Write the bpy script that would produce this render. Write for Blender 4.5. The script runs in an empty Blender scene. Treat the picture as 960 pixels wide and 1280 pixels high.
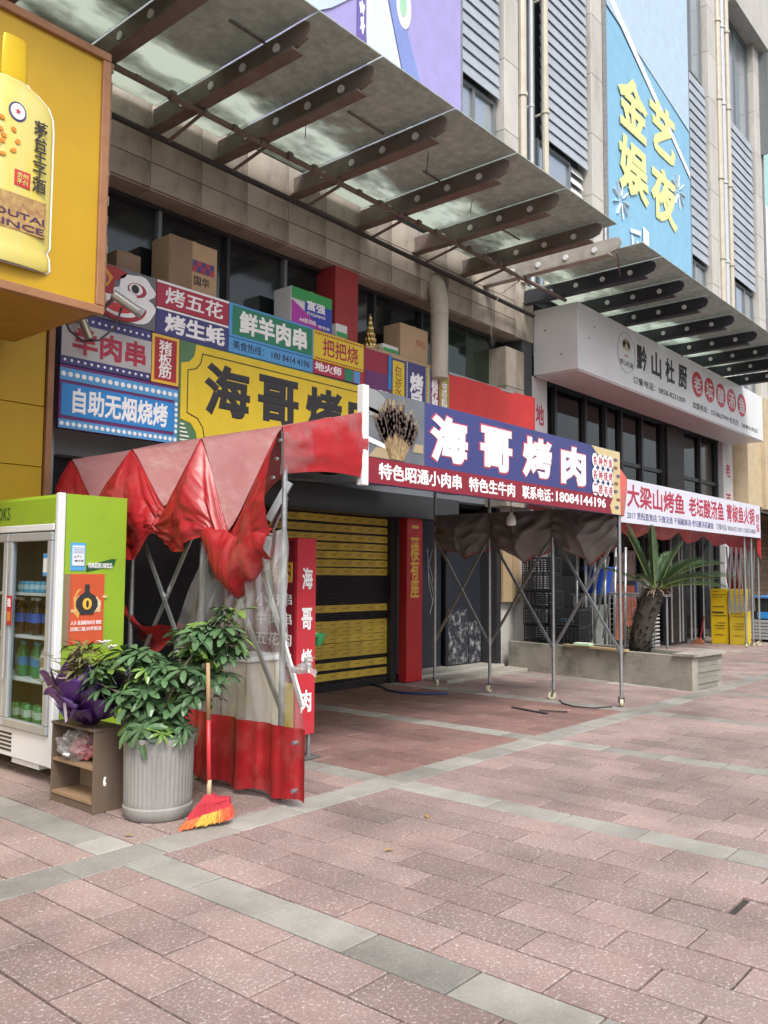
import bpy, math, random
from mathutils import Vector, Matrix, noise
random.seed(7)
R = math.radians
scene = bpy.context.scene
col = scene.collection

# ---------------------------------------------------------------- camera, sky, sun, exposure
def cam_axes(yaw=49.6, pitch=4.15, roll=.37):
    y, p, r = R(yaw), R(pitch), R(roll)
    f = Vector((math.sin(y)*math.cos(p), math.cos(y)*math.cos(p), math.sin(p)))
    rt = Vector((math.cos(y), -math.sin(y), 0)); up = rt.cross(f)
    return math.cos(r)*rt+math.sin(r)*up, -math.sin(r)*rt+math.cos(r)*up, f
CR, CU, CF = cam_axes()
CAM = Vector((0, 0, 1.5))
cd = bpy.data.cameras.new('camera'); cam = bpy.data.objects.new('camera', cd); col.objects.link(cam)
cam.matrix_world = Matrix((( CR.x, CU.x, -CF.x, CAM.x), (CR.y, CU.y, -CF.y, CAM.y), (CR.z, CU.z, -CF.z, CAM.z), (0, 0, 0, 1)))
cd.sensor_fit = 'VERTICAL'; cd.sensor_height = 36; cd.sensor_width = 27; cd.lens = 36*1067/1280; cd.clip_start = .05; cd.clip_end = 3000
scene.camera = cam

SUN_EL, SUN_AZ = 52, 212        # azimuth clockwise from +Y: the sun stands behind the camera's left shoulder
w = bpy.data.worlds.new('World'); scene.world = w; w.use_nodes = True
nt = w.node_tree; bg = nt.nodes['Background']
sky = nt.nodes.new('ShaderNodeTexSky'); sky.sky_type = 'NISHITA'; sky.sun_disc = False
sky.sun_elevation = R(SUN_EL); sky.sun_rotation = R(SUN_AZ); sky.air_density = 1.0; sky.dust_density = 4.0; sky.ozone_density = .6
hs = nt.nodes.new('ShaderNodeHueSaturation'); hs.inputs['Saturation'].default_value = .45
nt.links.new(sky.outputs[0], hs.inputs['Color']); nt.links.new(hs.outputs[0], bg.inputs['Color']); bg.inputs['Strength'].default_value = .125
sd = bpy.data.lights.new('sun', 'SUN'); sd.energy = 1.5; sd.angle = R(18); sd.color = (1, .96, .9)
sun = bpy.data.objects.new('sun', sd); col.objects.link(sun)
_d = Vector((math.sin(R(SUN_AZ))*math.cos(R(SUN_EL)), math.cos(R(SUN_AZ))*math.cos(R(SUN_EL)), math.sin(R(SUN_EL))))
sun.rotation_euler = _d.to_track_quat('Z', 'Y').to_euler()
vs = scene.view_settings; vs.view_transform = 'Standard'; vs.look = 'None'; vs.gamma = 1; vs.exposure = .95
scene.cycles.max_bounces = 8; scene.cycles.transparent_max_bounces = 16
scene.cycles.use_denoising = True

# ---------------------------------------------------------------- helpers
ORG = {}
def tag(o, label=None, cat=None, group=None, kind=None):
    if label: o['label'] = label
    if cat: o['category'] = cat
    if group: o['group'] = group
    if kind: o['kind'] = kind
    return o
def thing(name, label, cat, loc=(0, 0, 0), group=None):
    o = bpy.data.objects.new(name, None); o.empty_display_size = .1; col.objects.link(o); o.location = loc
    ORG[o.name] = Vector(loc)
    return tag(o, label, cat, group)
def org(p): return ORG[p.name] if p is not None else Vector((0, 0, 0))
class MB:
    def __init__(s): s.v = []; s.f = []; s.mi = []
    def add(s, vs, fs, m=0):
        n = len(s.v); s.v += [tuple(v) for v in vs]; s.f += [tuple(i+n for i in f) for f in fs]; s.mi += [m]*len(fs); return s
    def box(s, x0, x1, y0, y1, z0, z1, m=0):
        return s.add([(x0,y0,z0),(x1,y0,z0),(x1,y1,z0),(x0,y1,z0),(x0,y0,z1),(x1,y0,z1),(x1,y1,z1),(x0,y1,z1)],
            [(0,3,2,1),(4,5,6,7),(0,1,5,4),(1,2,6,5),(2,3,7,6),(3,0,4,7)], m)
    def bbox(s, x0, x1, y0, y1, z0, z1, b=.01, m=0):     # box with chamfered edges
        vs = []; c = [(x0,x1),(y0,y1),(z0,z1)]
        idx = {}
        for i in (0,1):
            for j in (0,1):
                for k in (0,1):
                    p = [c[0][i], c[1][j], c[2][k]]; sg = [1-2*i, 1-2*j, 1-2*k]
                    for a in range(3):
                        q = p[:]
                        for e in range(3):
                            if e != a: q[e] += sg[e]*b
                        idx[(i,j,k,a)] = len(vs); vs.append(q)
        fs = []
        for a in range(3):
            u, v = [e for e in range(3) if e != a]
            for sgn in (0,1):
                f = []
                for (p, q) in ((0,0),(1,0),(1,1),(0,1)):
                    t = [0,0,0]; t[a] = sgn; t[u] = p; t[v] = q; f.append(idx[(t[0],t[1],t[2],a)])
                if (sgn == 1) != (a == 1): fs.append(tuple(f))
                else: fs.append(tuple(f[::-1]))
            for p in (0,1):
                for q in (0,1):
                    t0 = [0,0,0]; t0[u] = p; t0[v] = q; t1 = t0[:]; t1[a] = 1
                    fs.append((idx[(*t0,u)], idx[(*t1,u)], idx[(*t1,v)], idx[(*t0,v)]))
        for i in (0,1):
            for j in (0,1):
                for k in (0,1): fs.append((idx[(i,j,k,0)], idx[(i,j,k,1)], idx[(i,j,k,2)]))
        return s.add(vs, fs, m)
    def tube(s, pts, r, n=8, m=0, caps=True, closed=False):
        pts = [Vector(p) for p in pts]; N = len(pts); rr = r if isinstance(r, (list, tuple)) else [r]*N
        rings = []; prev = None
        for i, p in enumerate(pts):
            t = (pts[min(i+1, N-1)]-pts[max(i-1, 0)]).normalized()
            if prev is None:
                a = Vector((0,0,1)) if abs(t.z) < .9 else Vector((1,0,0)); x = t.cross(a).normalized()
            else: x = (prev-t*prev.dot(t)).normalized()
            prev = x; y = t.cross(x)
            rings.append([p+(x*math.cos(2*math.pi*k/n)+y*math.sin(2*math.pi*k/n))*rr[i] for k in range(n)])
        vs = [q for ring in rings for q in ring]; fs = []
        for i in range(N-1):
            for k in range(n): fs.append((i*n+k, i*n+(k+1)%n, (i+1)*n+(k+1)%n, (i+1)*n+k))
        if caps: fs.append(tuple(range(n))[::-1]); fs.append(tuple((N-1)*n+k for k in range(n)))
        return s.add(vs, fs, m)
    def bar(s, a, b, w, h=None, m=0):       # square bar from a to b
        a, b = Vector(a), Vector(b); t = (b-a).normalized(); h = h or w
        up = Vector((0,0,1)) if abs(t.z) < .95 else Vector((0,1,0)); x = t.cross(up).normalized(); y = x.cross(t)
        o = [(-1,-1),(1,-1),(1,1),(-1,1)]
        vs = [p+x*(i*w/2)+y*(j*h/2) for p in (a, b) for i, j in o]
        return s.add(vs, [(0,1,2,3),(7,6,5,4),(0,4,5,1),(1,5,6,2),(2,6,7,3),(3,7,4,0)], m)
    def lathe(s, c, prof, n=24, m=0, sx=1, sy=1, caps=True):
        c = Vector(c); vs = []; fs = []; N = len(prof)
        for r, z in prof:
            for k in range(n): vs.append(c+Vector((r*sx*math.cos(2*math.pi*k/n), r*sy*math.sin(2*math.pi*k/n), z)))
        for i in range(N-1):
            for k in range(n): fs.append((i*n+k, i*n+(k+1)%n, (i+1)*n+(k+1)%n, (i+1)*n+k))
        if caps: fs.append(tuple(range(n))[::-1]); fs.append(tuple((N-1)*n+k for k in range(n)))
        return s.add(vs, fs, m)
    def prism(s, pts, axis, d0, d1, m=0):   # outline (a,b) pushed along axis; axis 'y': (x,z); 'x': (y,z); 'z': (x,y)
        n = len(pts)
        def P(a, b, d): return {'y': (a,d,b), 'x': (d,a,b), 'z': (a,b,d)}[axis]
        vs = [P(a,b,d0) for a, b in pts]+[P(a,b,d1) for a, b in pts]
        fs = [tuple(range(n)), tuple(range(2*n-1, n-1, -1))]+[(i, n+i, n+(i+1)%n, (i+1)%n) for i in range(n)]
        return s.add(vs, fs, m)
    def grid(s, fn, nu, nv, m=0):
        vs = [fn(i/nu, j/nv) for j in range(nv+1) for i in range(nu+1)]
        return s.add(vs, [(j*(nu+1)+i, j*(nu+1)+i+1, (j+1)*(nu+1)+i+1, (j+1)*(nu+1)+i) for j in range(nv) for i in range(nu)], m)
    def ball(s, c, r, n=10, m=0, sz=1):
        return s.lathe(c, [(r*math.sin(math.pi*(.04+.92*i/n)), -r*sz*math.cos(math.pi*(.04+.92*i/n))) for i in range(n+1)], n+2, m)
    def mesh(s, name, mats, o=Vector((0,0,0)), smooth=False):
        me = bpy.data.meshes.new(name); me.from_pydata([tuple(Vector(v)-o) for v in s.v], [], s.f)
        for mm in (mats if isinstance(mats, (list, tuple)) else [mats]): me.materials.append(mm)
        me.polygons.foreach_set('material_index', s.mi)
        if smooth is True: me.polygons.foreach_set('use_smooth', [True]*len(s.f))
        elif smooth: 
            me.polygons.foreach_set('use_smooth', [True]*len(s.f)); me.set_sharp_from_angle(angle=R(smooth))
        me.update(); return me
    def build(s, name, mats, parent=None, smooth=False, label=None):
        o = bpy.data.objects.new(name, s.mesh(name, mats, org(parent), smooth)); col.objects.link(o)
        if parent is not None: o.parent = parent
        ORG[o.name] = org(parent)
        if label: o['label'] = label
        return o
def inst(me, name, parent, loc, rot=None, scale=None):
    o = bpy.data.objects.new(name, me); col.objects.link(o)
    if parent is not None: o.parent = parent
    o.location = Vector(loc)-org(parent)
    if rot: o.rotation_euler = rot
    if scale: o.scale = scale
    ORG[o.name] = org(parent)
    return o
def box(name, mats, parent, x0, x1, y0, y1, z0, z1, b=0, label=None):
    m = MB(); m.bbox(x0,x1,y0,y1,z0,z1,b) if b else m.box(x0,x1,y0,y1,z0,z1)
    return m.build(name, mats, parent, label=label)

# deferred lettering: all curves are evaluated in one go at the end
TEXTS = []
UX, UZ, UNY = Vector((1,0,0)), Vector((0,0,1)), Vector((0,-1,0))
def text(body, parent, mat, x0, x1, z0, z1, d, face='y', bold=.015, vert=False, name='lettering', lift=.003, sp=1.0):
    # face 'y': seen from -Y, spans x0..x1 at depth y=d ; face 'x': seen from -X, spans y from x0 (left, larger y) to x1 at x=d
    TEXTS.append((body, parent, mat, x0, x1, z0, z1, d, face, bold, vert, name, lift, sp))
def flush_texts():
    tmp = []
    for t in TEXTS:
        c = bpy.data.curves.new('lettering', 'FONT'); c.body = '\n'.join(t[0]) if t[10] else t[0]
        c.resolution_u = 2; c.bevel_depth = max(t[9], .002); c.bevel_resolution = 0; c.align_x = 'CENTER' if t[10] else 'LEFT'; c.space_line = .92 if t[10] else 1; c.space_character = t[13]
        o = bpy.data.objects.new('lettering', c); col.objects.link(o); tmp.append(o)
    bpy.context.view_layer.update(); dg = bpy.context.evaluated_depsgraph_get()
    for t, o in zip(TEXTS, tmp):
        me = bpy.data.meshes.new_from_object(o.evaluated_get(dg))
        body, parent, mat, x0, x1, z0, z1, d, face, bold, vert, name, lift, sp = t
        vsn = me.vertices; n = len(vsn)
        xs = [v.co.x for v in vsn]; ys = [v.co.y for v in vsn]
        ax, bx, ay, by = min(xs), max(xs), min(ys), max(ys); og = org(parent)
        zs = [v.co.z for v in vsn]; zm = max(zs)
        for v in vsn:
            u = x0+(x1-x0)*(v.co.x-ax)/(bx-ax); z = z0+(z1-z0)*(v.co.y-ay)/(by-ay)
            v.co = (Vector((u, d-lift*v.co.z/zm, z)) if face == 'y' else Vector((d-lift*v.co.z/zm, u, z)))-og
        me.polygons.foreach_set('use_smooth', [False]*len(me.polygons)); me.materials.clear(); me.materials.append(mat); me.name = name
        m2 = bpy.data.objects.new(name, me); col.objects.link(m2); m2.parent = parent
    for o in tmp:
        c = o.data; bpy.data.objects.remove(o); bpy.data.curves.remove(c)

# ---------------------------------------------------------------- materials
MATS = {}
def mat(name, c, rough=.6, c2=None, scale=5., amt=1., bump=0., bscale=60., metal=0., spec=.5, stretch=None, detail=6, rand=0., coat=0, dirt=None, dscale=2.5, damt=.5):
    if name in MATS: return MATS[name]
    m = bpy.data.materials.new(name); m.use_nodes = True; nt = m.node_tree; N = nt.nodes; L = nt.links; b = N['Principled BSDF']
    b.inputs['Roughness'].default_value = rough; b.inputs['Metallic'].default_value = metal; b.inputs['Specular IOR Level'].default_value = spec
    if coat: b.inputs['Coat Weight'].default_value = coat; b.inputs['Coat Roughness'].default_value = .15
    if c2 is None: c2 = tuple(x*.72 for x in c)
    tc = N.new('ShaderNodeTexCoord'); mp = N.new('ShaderNodeMapping'); L.new(tc.outputs['Object'], mp.inputs['Vector'])
    if stretch: mp.inputs['Scale'].default_value = stretch
    no = N.new('ShaderNodeTexNoise'); no.inputs['Scale'].default_value = scale; no.inputs['Detail'].default_value = detail; no.inputs['Roughness'].default_value = .62
    L.new(mp.outputs[0], no.inputs['Vector'])
    rp = N.new('ShaderNodeMapRange'); rp.inputs['From Min'].default_value = .32; rp.inputs['From Max'].default_value = .72; rp.inputs['To Max'].default_value = amt
    L.new(no.outputs[0], rp.inputs['Value'])
    mx = N.new('ShaderNodeMix'); mx.data_type = 'RGBA'; L.new(rp.outputs[0], mx.inputs['Factor']); mx.inputs['A'].default_value = (*c, 1); mx.inputs['B'].default_value = (*c2, 1)
    out = mx.outputs['Result']
    if dirt:
        n3 = N.new('ShaderNodeTexNoise'); n3.inputs['Scale'].default_value = dscale; n3.inputs['Detail'].default_value = 8; n3.inputs['Roughness'].default_value = .7; L.new(mp.outputs[0], n3.inputs['Vector'])
        r3 = N.new('ShaderNodeMapRange'); r3.inputs['From Min'].default_value = .5; r3.inputs['From Max'].default_value = .75; r3.inputs['To Max'].default_value = damt; L.new(n3.outputs[0], r3.inputs['Value'])
        m3 = N.new('ShaderNodeMix'); m3.data_type = 'RGBA'; L.new(r3.outputs[0], m3.inputs['Factor']); L.new(out, m3.inputs['A']); m3.inputs['B'].default_value = (*dirt, 1); out = m3.outputs['Result']
    if rand:
        oi = N.new('ShaderNodeObjectInfo'); ge = N.new('ShaderNodeNewGeometry')
        ad = N.new('ShaderNodeMath'); ad.operation = 'ADD'; L.new(oi.outputs['Random'], ad.inputs[0]); L.new(ge.outputs['Random Per Island'], ad.inputs[1])
        fr = N.new('ShaderNodeMath'); fr.operation = 'FRACT'; L.new(ad.outputs[0], fr.inputs[0])
        r4 = N.new('ShaderNodeMapRange'); r4.inputs['To Min'].default_value = 1-rand; r4.inputs['To Max'].default_value = 1+rand; L.new(fr.outputs[0], r4.inputs['Value'])
        h4 = N.new('ShaderNodeHueSaturation'); L.new(r4.outputs[0], h4.inputs['Value']); L.new(out, h4.inputs['Color']); out = h4.outputs[0]
    L.new(out, b.inputs['Base Color'])
    rr = N.new('ShaderNodeMapRange'); rr.inputs['To Min'].default_value = max(.03, rough-.1); rr.inputs['To Max'].default_value = min(1, rough+.1); L.new(no.outputs[0], rr.inputs['Value']); L.new(rr.outputs[0], b.inputs['Roughness'])
    if bump:
        n2 = N.new('ShaderNodeTexNoise'); n2.inputs['Scale'].default_value = bscale; n2.inputs['Detail'].default_value = 5; L.new(mp.outputs[0], n2.inputs['Vector'])
        bp = N.new('ShaderNodeBump'); bp.inputs['Strength'].default_value = bump; bp.inputs['Distance'].default_value = .01; L.new(n2.outputs[0], bp.inputs['Height']); L.new(bp.outputs[0], b.inputs['Normal'])
    MATS[name] = m; return m
def glassy(name, tint=(.9,.95,.95), refl=1.0, rough=.03, haze=0., hazecol=(.8,.8,.78), ior=1.5, hscale=4):
    # clear sheet: see-through tint + mirror by fresnel + a share of milky film
    m = bpy.data.materials.new(name); m.use_nodes = True; nt = m.node_tree; N = nt.nodes; L = nt.links; N.remove(N['Principled BSDF']); out = N['Material Output']
    tr = N.new('ShaderNodeBsdfTransparent'); tr.inputs[0].default_value = (*tint, 1)
    gl = N.new('ShaderNodeBsdfGlossy'); gl.inputs['Roughness'].default_value = rough
    lw = N.new('ShaderNodeLayerWeight'); pw = N.new('ShaderNodeMath'); pw.operation = 'POWER'; pw.inputs[1].default_value = 4.5; L.new(lw.outputs['Facing'], pw.inputs[0])
    mm = N.new('ShaderNodeMath'); mm.operation = 'MULTIPLY_ADD'; mm.inputs[1].default_value = .9*min(1, refl); mm.inputs[2].default_value = .05*refl; L.new(pw.outputs[0], mm.inputs[0])
    m1 = N.new('ShaderNodeMixShader'); L.new(mm.outputs[0], m1.inputs[0]); L.new(tr.outputs[0], m1.inputs[1]); L.new(gl.outputs[0], m1.inputs[2])
    last = m1.outputs[0]
    if haze:
        df = N.new('ShaderNodeBsdfDiffuse'); df.inputs[0].default_value = (*hazecol, 1)
        tl = N.new('ShaderNodeBsdfTranslucent'); tl.inputs[0].default_value = (*hazecol, 1)
        md = N.new('ShaderNodeMixShader'); L.new(df.outputs[0], md.inputs[1]); L.new(tl.outputs[0], md.inputs[2])
        tc = N.new('ShaderNodeTexCoord'); no = N.new('ShaderNodeTexNoise'); no.inputs['Scale'].default_value = hscale; no.inputs['Detail'].default_value = 6; L.new(tc.outputs['Object'], no.inputs['Vector'])
        mr = N.new('ShaderNodeMapRange'); mr.inputs['From Min'].default_value = .3; mr.inputs['From Max'].default_value = .75; mr.inputs['To Min'].default_value = haze*.45; mr.inputs['To Max'].default_value = min(1, haze*1.6); L.new(no.outputs[0], mr.inputs['Value'])
        m2 = N.new('ShaderNodeMixShader'); L.new(mr.outputs[0], m2.inputs[0]); L.new(last, m2.inputs[1]); L.new(md.outputs[0], m2.inputs[2]); last = m2.outputs[0]
    L.new(last, out.inputs['Surface']); MATS[name] = m; return m
def solid(name, c, rough=.5, **k): return mat(name, c, rough, amt=k.pop('amt', .35), scale=k.pop('scale', 8.), **k)

STEEL = mat('galvanised_steel', (.42,.44,.45), .38, (.30,.31,.32), 14, metal=.75, spec=.5, dirt=(.2,.17,.14), dscale=9, damt=.3)
DKSTEEL = mat('dull_steel', (.27,.275,.28), .45, (.18,.18,.18), 16, metal=.55)
RED = mat('red_tarpaulin', (.35,.016,.020), .36, (.25,.012,.016), 5, bump=.35, bscale=14, spec=.45, dirt=(.33,.11,.10), dscale=4, damt=.6)
PINK = mat('dusty_red_tarpaulin', (.285,.125,.122), .65, (.235,.08,.08), 3.5, bump=.3, bscale=9, dirt=(.42,.34,.30), dscale=3, damt=.5)
LINING = mat('grey_tarpaulin_lining', (.20,.188,.176), .5, (.14,.13,.122), 5, bump=.2, bscale=18)
WHITEP = solid('white_print', (.82,.83,.84), .45)
REDP = solid('red_print', (.52,.035,.05), .45)
BLACKP = solid('black_print', (.03,.03,.032), .5)
GOLDP = solid('gold_print', (.72,.45,.06), .4)
# ================================================================ GROUND
def stone_mat(name, c, c2, speck, speck_amt, rand=.19, under_tent=False):
    m = mat(name, c, .62, c2, 2.2, rand=rand, bump=.25, bscale=160, dirt=(.20,.18,.16), dscale=3.1, damt=.45)
    nt = m.node_tree; N = nt.nodes; L = nt.links; b = N['Principled BSDF']
    src = b.inputs['Base Color'].links[0].from_socket
    tc = [n for n in N if n.type == 'TEX_COORD'][0]
    ge = N.new('ShaderNodeNewGeometry')
    n1 = N.new('ShaderNodeTexNoise'); n1.inputs['Scale'].default_value = 62; n1.inputs['Detail'].default_value = 3; n1.inputs['Roughness'].default_value = .8; L.new(ge.outputs['Position'], n1.inputs['Vector'])
    r1 = N.new('ShaderNodeMapRange'); r1.inputs['From Min'].default_value = .55; r1.inputs['From Max'].default_value = .66; r1.inputs['To Max'].default_value = speck_amt; L.new(n1.outputs[0], r1.inputs['Value'])
    m1 = N.new('ShaderNodeMix'); m1.data_type = 'RGBA'; L.new(r1.outputs[0], m1.inputs['Factor']); L.new(src, m1.inputs['A']); m1.inputs['B'].default_value = (*speck, 1)
    n2 = N.new('ShaderNodeTexNoise'); n2.inputs['Scale'].default_value = 120; n2.inputs['Detail'].default_value = 2; L.new(ge.outputs['Position'], n2.inputs['Vector'])
    r2 = N.new('ShaderNodeMapRange'); r2.inputs['From Min'].default_value = .58; r2.inputs['From Max'].default_value = .7; r2.inputs['To Max'].default_value = speck_amt*.75; L.new(n2.outputs[0], r2.inputs['Value'])
    m2 = N.new('ShaderNodeMix'); m2.data_type = 'RGBA'; L.new(r2.outputs[0], m2.inputs['Factor']); L.new(m1.outputs['Result'], m2.inputs['A']); m2.inputs['B'].default_value = (c[0]*.5, c[1]*.45, c[2]*.45, 1)
    # broad stains across many pavers
    n3 = N.new('ShaderNodeTexNoise'); n3.inputs['Scale'].default_value = .9; n3.inputs['Detail'].default_value = 7; n3.inputs['Roughness'].default_value = .65; L.new(ge.outputs['Position'], n3.inputs['Vector'])
    r3 = N.new('ShaderNodeMapRange'); r3.inputs['From Min'].default_value = .42; r3.inputs['From Max'].default_value = .7; r3.inputs['To Min'].default_value = 1.10; r3.inputs['To Max'].default_value = .62; L.new(n3.outputs[0], r3.inputs['Value'])
    h = N.new('ShaderNodeHueSaturation'); L.new(r3.outputs[0], h.inputs['Value']); L.new(m2.outputs['Result'], h.inputs['Color'])
    vo = N.new('ShaderNodeTexVoronoi'); vo.inputs['Scale'].default_value = 1.7; L.new(ge.outputs['Position'], vo.inputs['Vector'])     # trodden gum and oil spots
    r6 = N.new('ShaderNodeMapRange'); r6.inputs['From Min'].default_value = .025; r6.inputs['From Max'].default_value = .04; r6.inputs['To Min'].default_value = .75; r6.inputs['To Max'].default_value = 0; L.new(vo.outputs['Distance'], r6.inputs['Value'])
    m6 = N.new('ShaderNodeMix'); m6.data_type = 'RGBA'; L.new(r6.outputs[0], m6.inputs['Factor']); L.new(h.outputs[0], m6.inputs['A']); m6.inputs['B'].default_value = (.07,.06,.055,1)
    L.new(m6.outputs['Result'], b.inputs['Base Color'])
    return m
PAVE_R = stone_mat('worn_red_granite', (.292,.202,.184), (.252,.19,.174), (.56,.525,.50), .9)
PAVE_D = stone_mat('dark_red_granite', (.235,.13,.112), (.18,.10,.088), (.48,.42,.39), .75)  # darker, redder pavers inside the tent footprint
[n for n in PAVE_D.node_tree.nodes if n.type == 'BSDF_PRINCIPLED'][0].inputs['Specular IOR Level'].default_value = .6
PAVE_G = stone_mat('grey_sandstone', (.335,.325,.295), (.225,.22,.20), (.45,.44,.41), .5, .22)
JOINT = mat('joint_sand', (.05,.043,.037), .95, (.03,.026,.022), 20)
ASPH = mat('asphalt', (.06,.06,.062), .9, (.045,.045,.047), 9, bump=.3)

g = MB(); g.add([(-1500,-1500,-.16),(1500,-1500,-.16),(1500,1500,-.16),(-1500,1500,-.16)], [(0,1,2,3)])
tag(g.build('ground', ASPH), kind='structure')
pav = MB().box(-6, 40, -5, 11, -.155, -.014).build('pavement', JOINT); tag(pav, kind='structure'); ORG[pav.name] = Vector((0,0,0))

XK, PX, PY = 2.565, .2395, .51
def project(p):
    d = Vector(p)-CAM; z = d.dot(CF)
    if z < .1: return None
    return 480+1067*d.dot(CR)/z, 640-1067*d.dot(CU)/z, z
tiles = []
rs = random.Random(3)
for k in range(-16, 92):
    x0 = XK+PX*k; gray = (k % 9 == 0)
    off = 2.905 if k % 2 == 0 else 2.65
    for n in range(-16, 12):
        y0 = off+PY*n; y1 = y0+PY
        segs = []
        if y1 <= 3.925 or y0 >= 4.175: segs = [(y0, y1)]
        else:
            if y0 < 3.9: segs.append((y0, 3.925))
            if y1 > 4.2: segs.append((4.18, y1))
        for a, b in segs:
            if b-a < .08 or a > 7.9: continue
            if b > 7.75: b = 7.75
            tiles.append((x0, x0+PX, a, b, gray))
for k in range(-8, 44):
    x0 = 2.33+PY*k; tiles.append((x0, x0+PY, 3.925, 4.18, True))
def in_view(t):
    q = project(((t[0]+t[1])/2, (t[2]+t[3])/2, 0))
    return q and -40 < q[0] < 1000 and 700 < q[1] < 1320
def hidden(t):      # below the fridge or inside the wall plinth
    return t[2] > 7.4
vis = sorted([t for t in tiles if in_view(t) and not hidden(t)], key=lambda t: ((t[0]+t[1])/2)**2+((t[2]+t[3])/2)**2)
near = vis[:298]; nset = set(near)
def paver(mb, x0, x1, y0, y1, dz, tx, ty, m):
    gp, c, d = .0055, .003, .02
    def zz(x, y): return dz+tx*(x-(x0+x1)/2)+ty*(y-(y0+y1)/2)
    a, b, e, f = x0+gp, x1-gp, y0+gp, y1-gp
    o = [(a,e),(b,e),(b,f),(a,f)]; i = [(a+c,e+c),(b-c,e+c),(b-c,f-c),(a+c,f-c)]
    vs = [(x,y,zz(x,y)) for x, y in i]+[(x,y,zz(x,y)-c) for x, y in o]+[(x,y,-d) for x, y in o]
    fs = [(0,1,2,3)]+[(4+j,4+(j+1)%4,(j+1)%4,j) for j in range(4)]+[(8+j,8+(j+1)%4,4+(j+1)%4,4+j) for j in range(4)]
    mb.add(vs, fs, m)
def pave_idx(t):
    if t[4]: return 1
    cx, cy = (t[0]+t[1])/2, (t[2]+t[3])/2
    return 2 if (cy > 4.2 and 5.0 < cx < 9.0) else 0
far = MB()
for t in tiles:
    dz, tx, ty = rs.uniform(-.0012, .0015), rs.uniform(-.006, .006), rs.uniform(-.004, .004)
    sunk = abs(t[0]-(XK+6*PX)) < .01 and abs(t[3]-1.375) < .03
    mi = pave_idx(t)
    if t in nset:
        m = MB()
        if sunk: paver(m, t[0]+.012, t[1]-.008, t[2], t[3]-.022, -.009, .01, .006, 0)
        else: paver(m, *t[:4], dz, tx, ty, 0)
        m.build('paver', (PAVE_R, PAVE_G, PAVE_D)[mi], pav)
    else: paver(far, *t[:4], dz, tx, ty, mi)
tag(far.build('far_pavers', (PAVE_R, PAVE_G, PAVE_D), pav), kind='stuff')

# ================================================================ MAIN BUILDING
STONE = mat('beige_stone_cladding', (.375,.335,.275), .6, (.285,.25,.20), 3, bump=.15, rand=.14, stretch=(1,1,.45), dirt=(.10,.082,.064), dscale=2.6, damt=.8)
STONE_L = mat('pale_stone_cladding', (.53,.51,.475), .55, (.45,.43,.40), 3, rand=.06, stretch=(1,1,.3), dirt=(.27,.25,.22), dscale=2.4, damt=.6)
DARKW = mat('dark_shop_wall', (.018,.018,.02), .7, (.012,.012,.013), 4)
GREYW = mat('grey_rear_wall', (.30,.32,.34), .7, (.26,.28,.30), 3)
GLASS_W = solid('window_glass', (.012,.016,.017), .04, spec=.75)
GLASS_B = solid('blue_window_glass', (.50,.56,.62), .05, metal=.75, amt=.1)
MULL = solid('grey_window_frame', (.22,.24,.25), .4, metal=.4)
DKFRAME = solid('dark_window_frame', (.03,.03,.033), .4)
SLAT = mat('grey_louvre', (.38,.42,.47), .5, (.31,.35,.40), 3, rand=.05, dirt=(.25,.26,.28), dscale=4, damt=.4)
CREAM = mat('cream_pipe_paint', (.53,.49,.40), .5, (.45,.41,.33), 5, dirt=(.35,.3,.24), dscale=4, damt=.4)
REDPAINT = mat('red_column_paint', (.33,.03,.03), .5, (.25,.025,.025), 5)
CONC = mat('old_concrete', (.36,.34,.29), .85, (.25,.24,.20), 2.6, bump=.5, bscale=50, dirt=(.10,.095,.08), dscale=4, damt=.7)
WHITEALU = mat('white_composite_panel', (.70,.71,.72), .38, (.64,.65,.66), 2, dirt=(.5,.5,.49), dscale=2.5, damt=.3)
bld = thing('shopping_building', 'tall stone clad shopping building with grey louvres behind the shop signs', 'building', (12, 7.5, 0))
# carcass
core = MB()
core.box(3.9, 30, 8.9, 9.2, 0, 6.3)                 # back of the shops
core.box(3.75, 3.9, 7.25, 9.2, 0, 6.3)
core.box(3.0, 34, 7.62, 9.2, 6.3, 19.0)              # upper storeys
core.box(3.9, 12.2, 7.6, 8.9, 2.62, 4.25)            # storey band behind the signs
core.build('wall', GREYW, bld)
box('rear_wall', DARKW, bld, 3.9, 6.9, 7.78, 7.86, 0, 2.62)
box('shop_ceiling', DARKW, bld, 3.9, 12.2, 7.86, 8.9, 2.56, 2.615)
box('shop_floor', mat('light_floor_tile', (.42,.40,.36), .4, (.35,.33,.30), 3), bld, 9.6, 11.75, 7.45, 8.9, -.1, .08, .006)
# beam over the windows, stone tiles proud of it
box('beam', STONE, bld, 3.0, 12.3, 7.21, 7.62, 5.36, 6.3)
tw = .63
for zi, (z0, z1) in enumerate(((5.36,5.62),(5.625,5.93),(5.935,6.29))):
    me = MB().bbox(0, tw-.006, 0, .02, 0, z1-z0-.004, .003).mesh('stone_tile', STONE)
    for i in range(15):
        x = 3.54+tw*i
        if x+tw > 12.3: continue
        inst(me, 'stone_tile', bld, (x, 7.19+rs.uniform(0,.003), z0))
me = MB().bbox(0, tw-.006, 0, .34, 0, .016, .003).mesh('stone_tile', STONE)
for i in range(12): inst(me, 'stone_tile', bld, (3.54+tw*i, 7.215, 5.342))
# stone column right of the windows
for z in (2.58,3.22,3.86,4.5):
    for x0, x1 in ((11.42,11.72),(11.725,11.96)):
        MB().bbox(x0, x1, 7.19, 7.6, z, min(z+.632, 5.35), .004).build('stone_tile', STONE, bld)
box('dark_column', mat('dark_grey_column', (.06,.065,.07), .5), bld, 11.965, 12.28, 7.23, 7.7, 2.6, 6.3)
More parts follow.
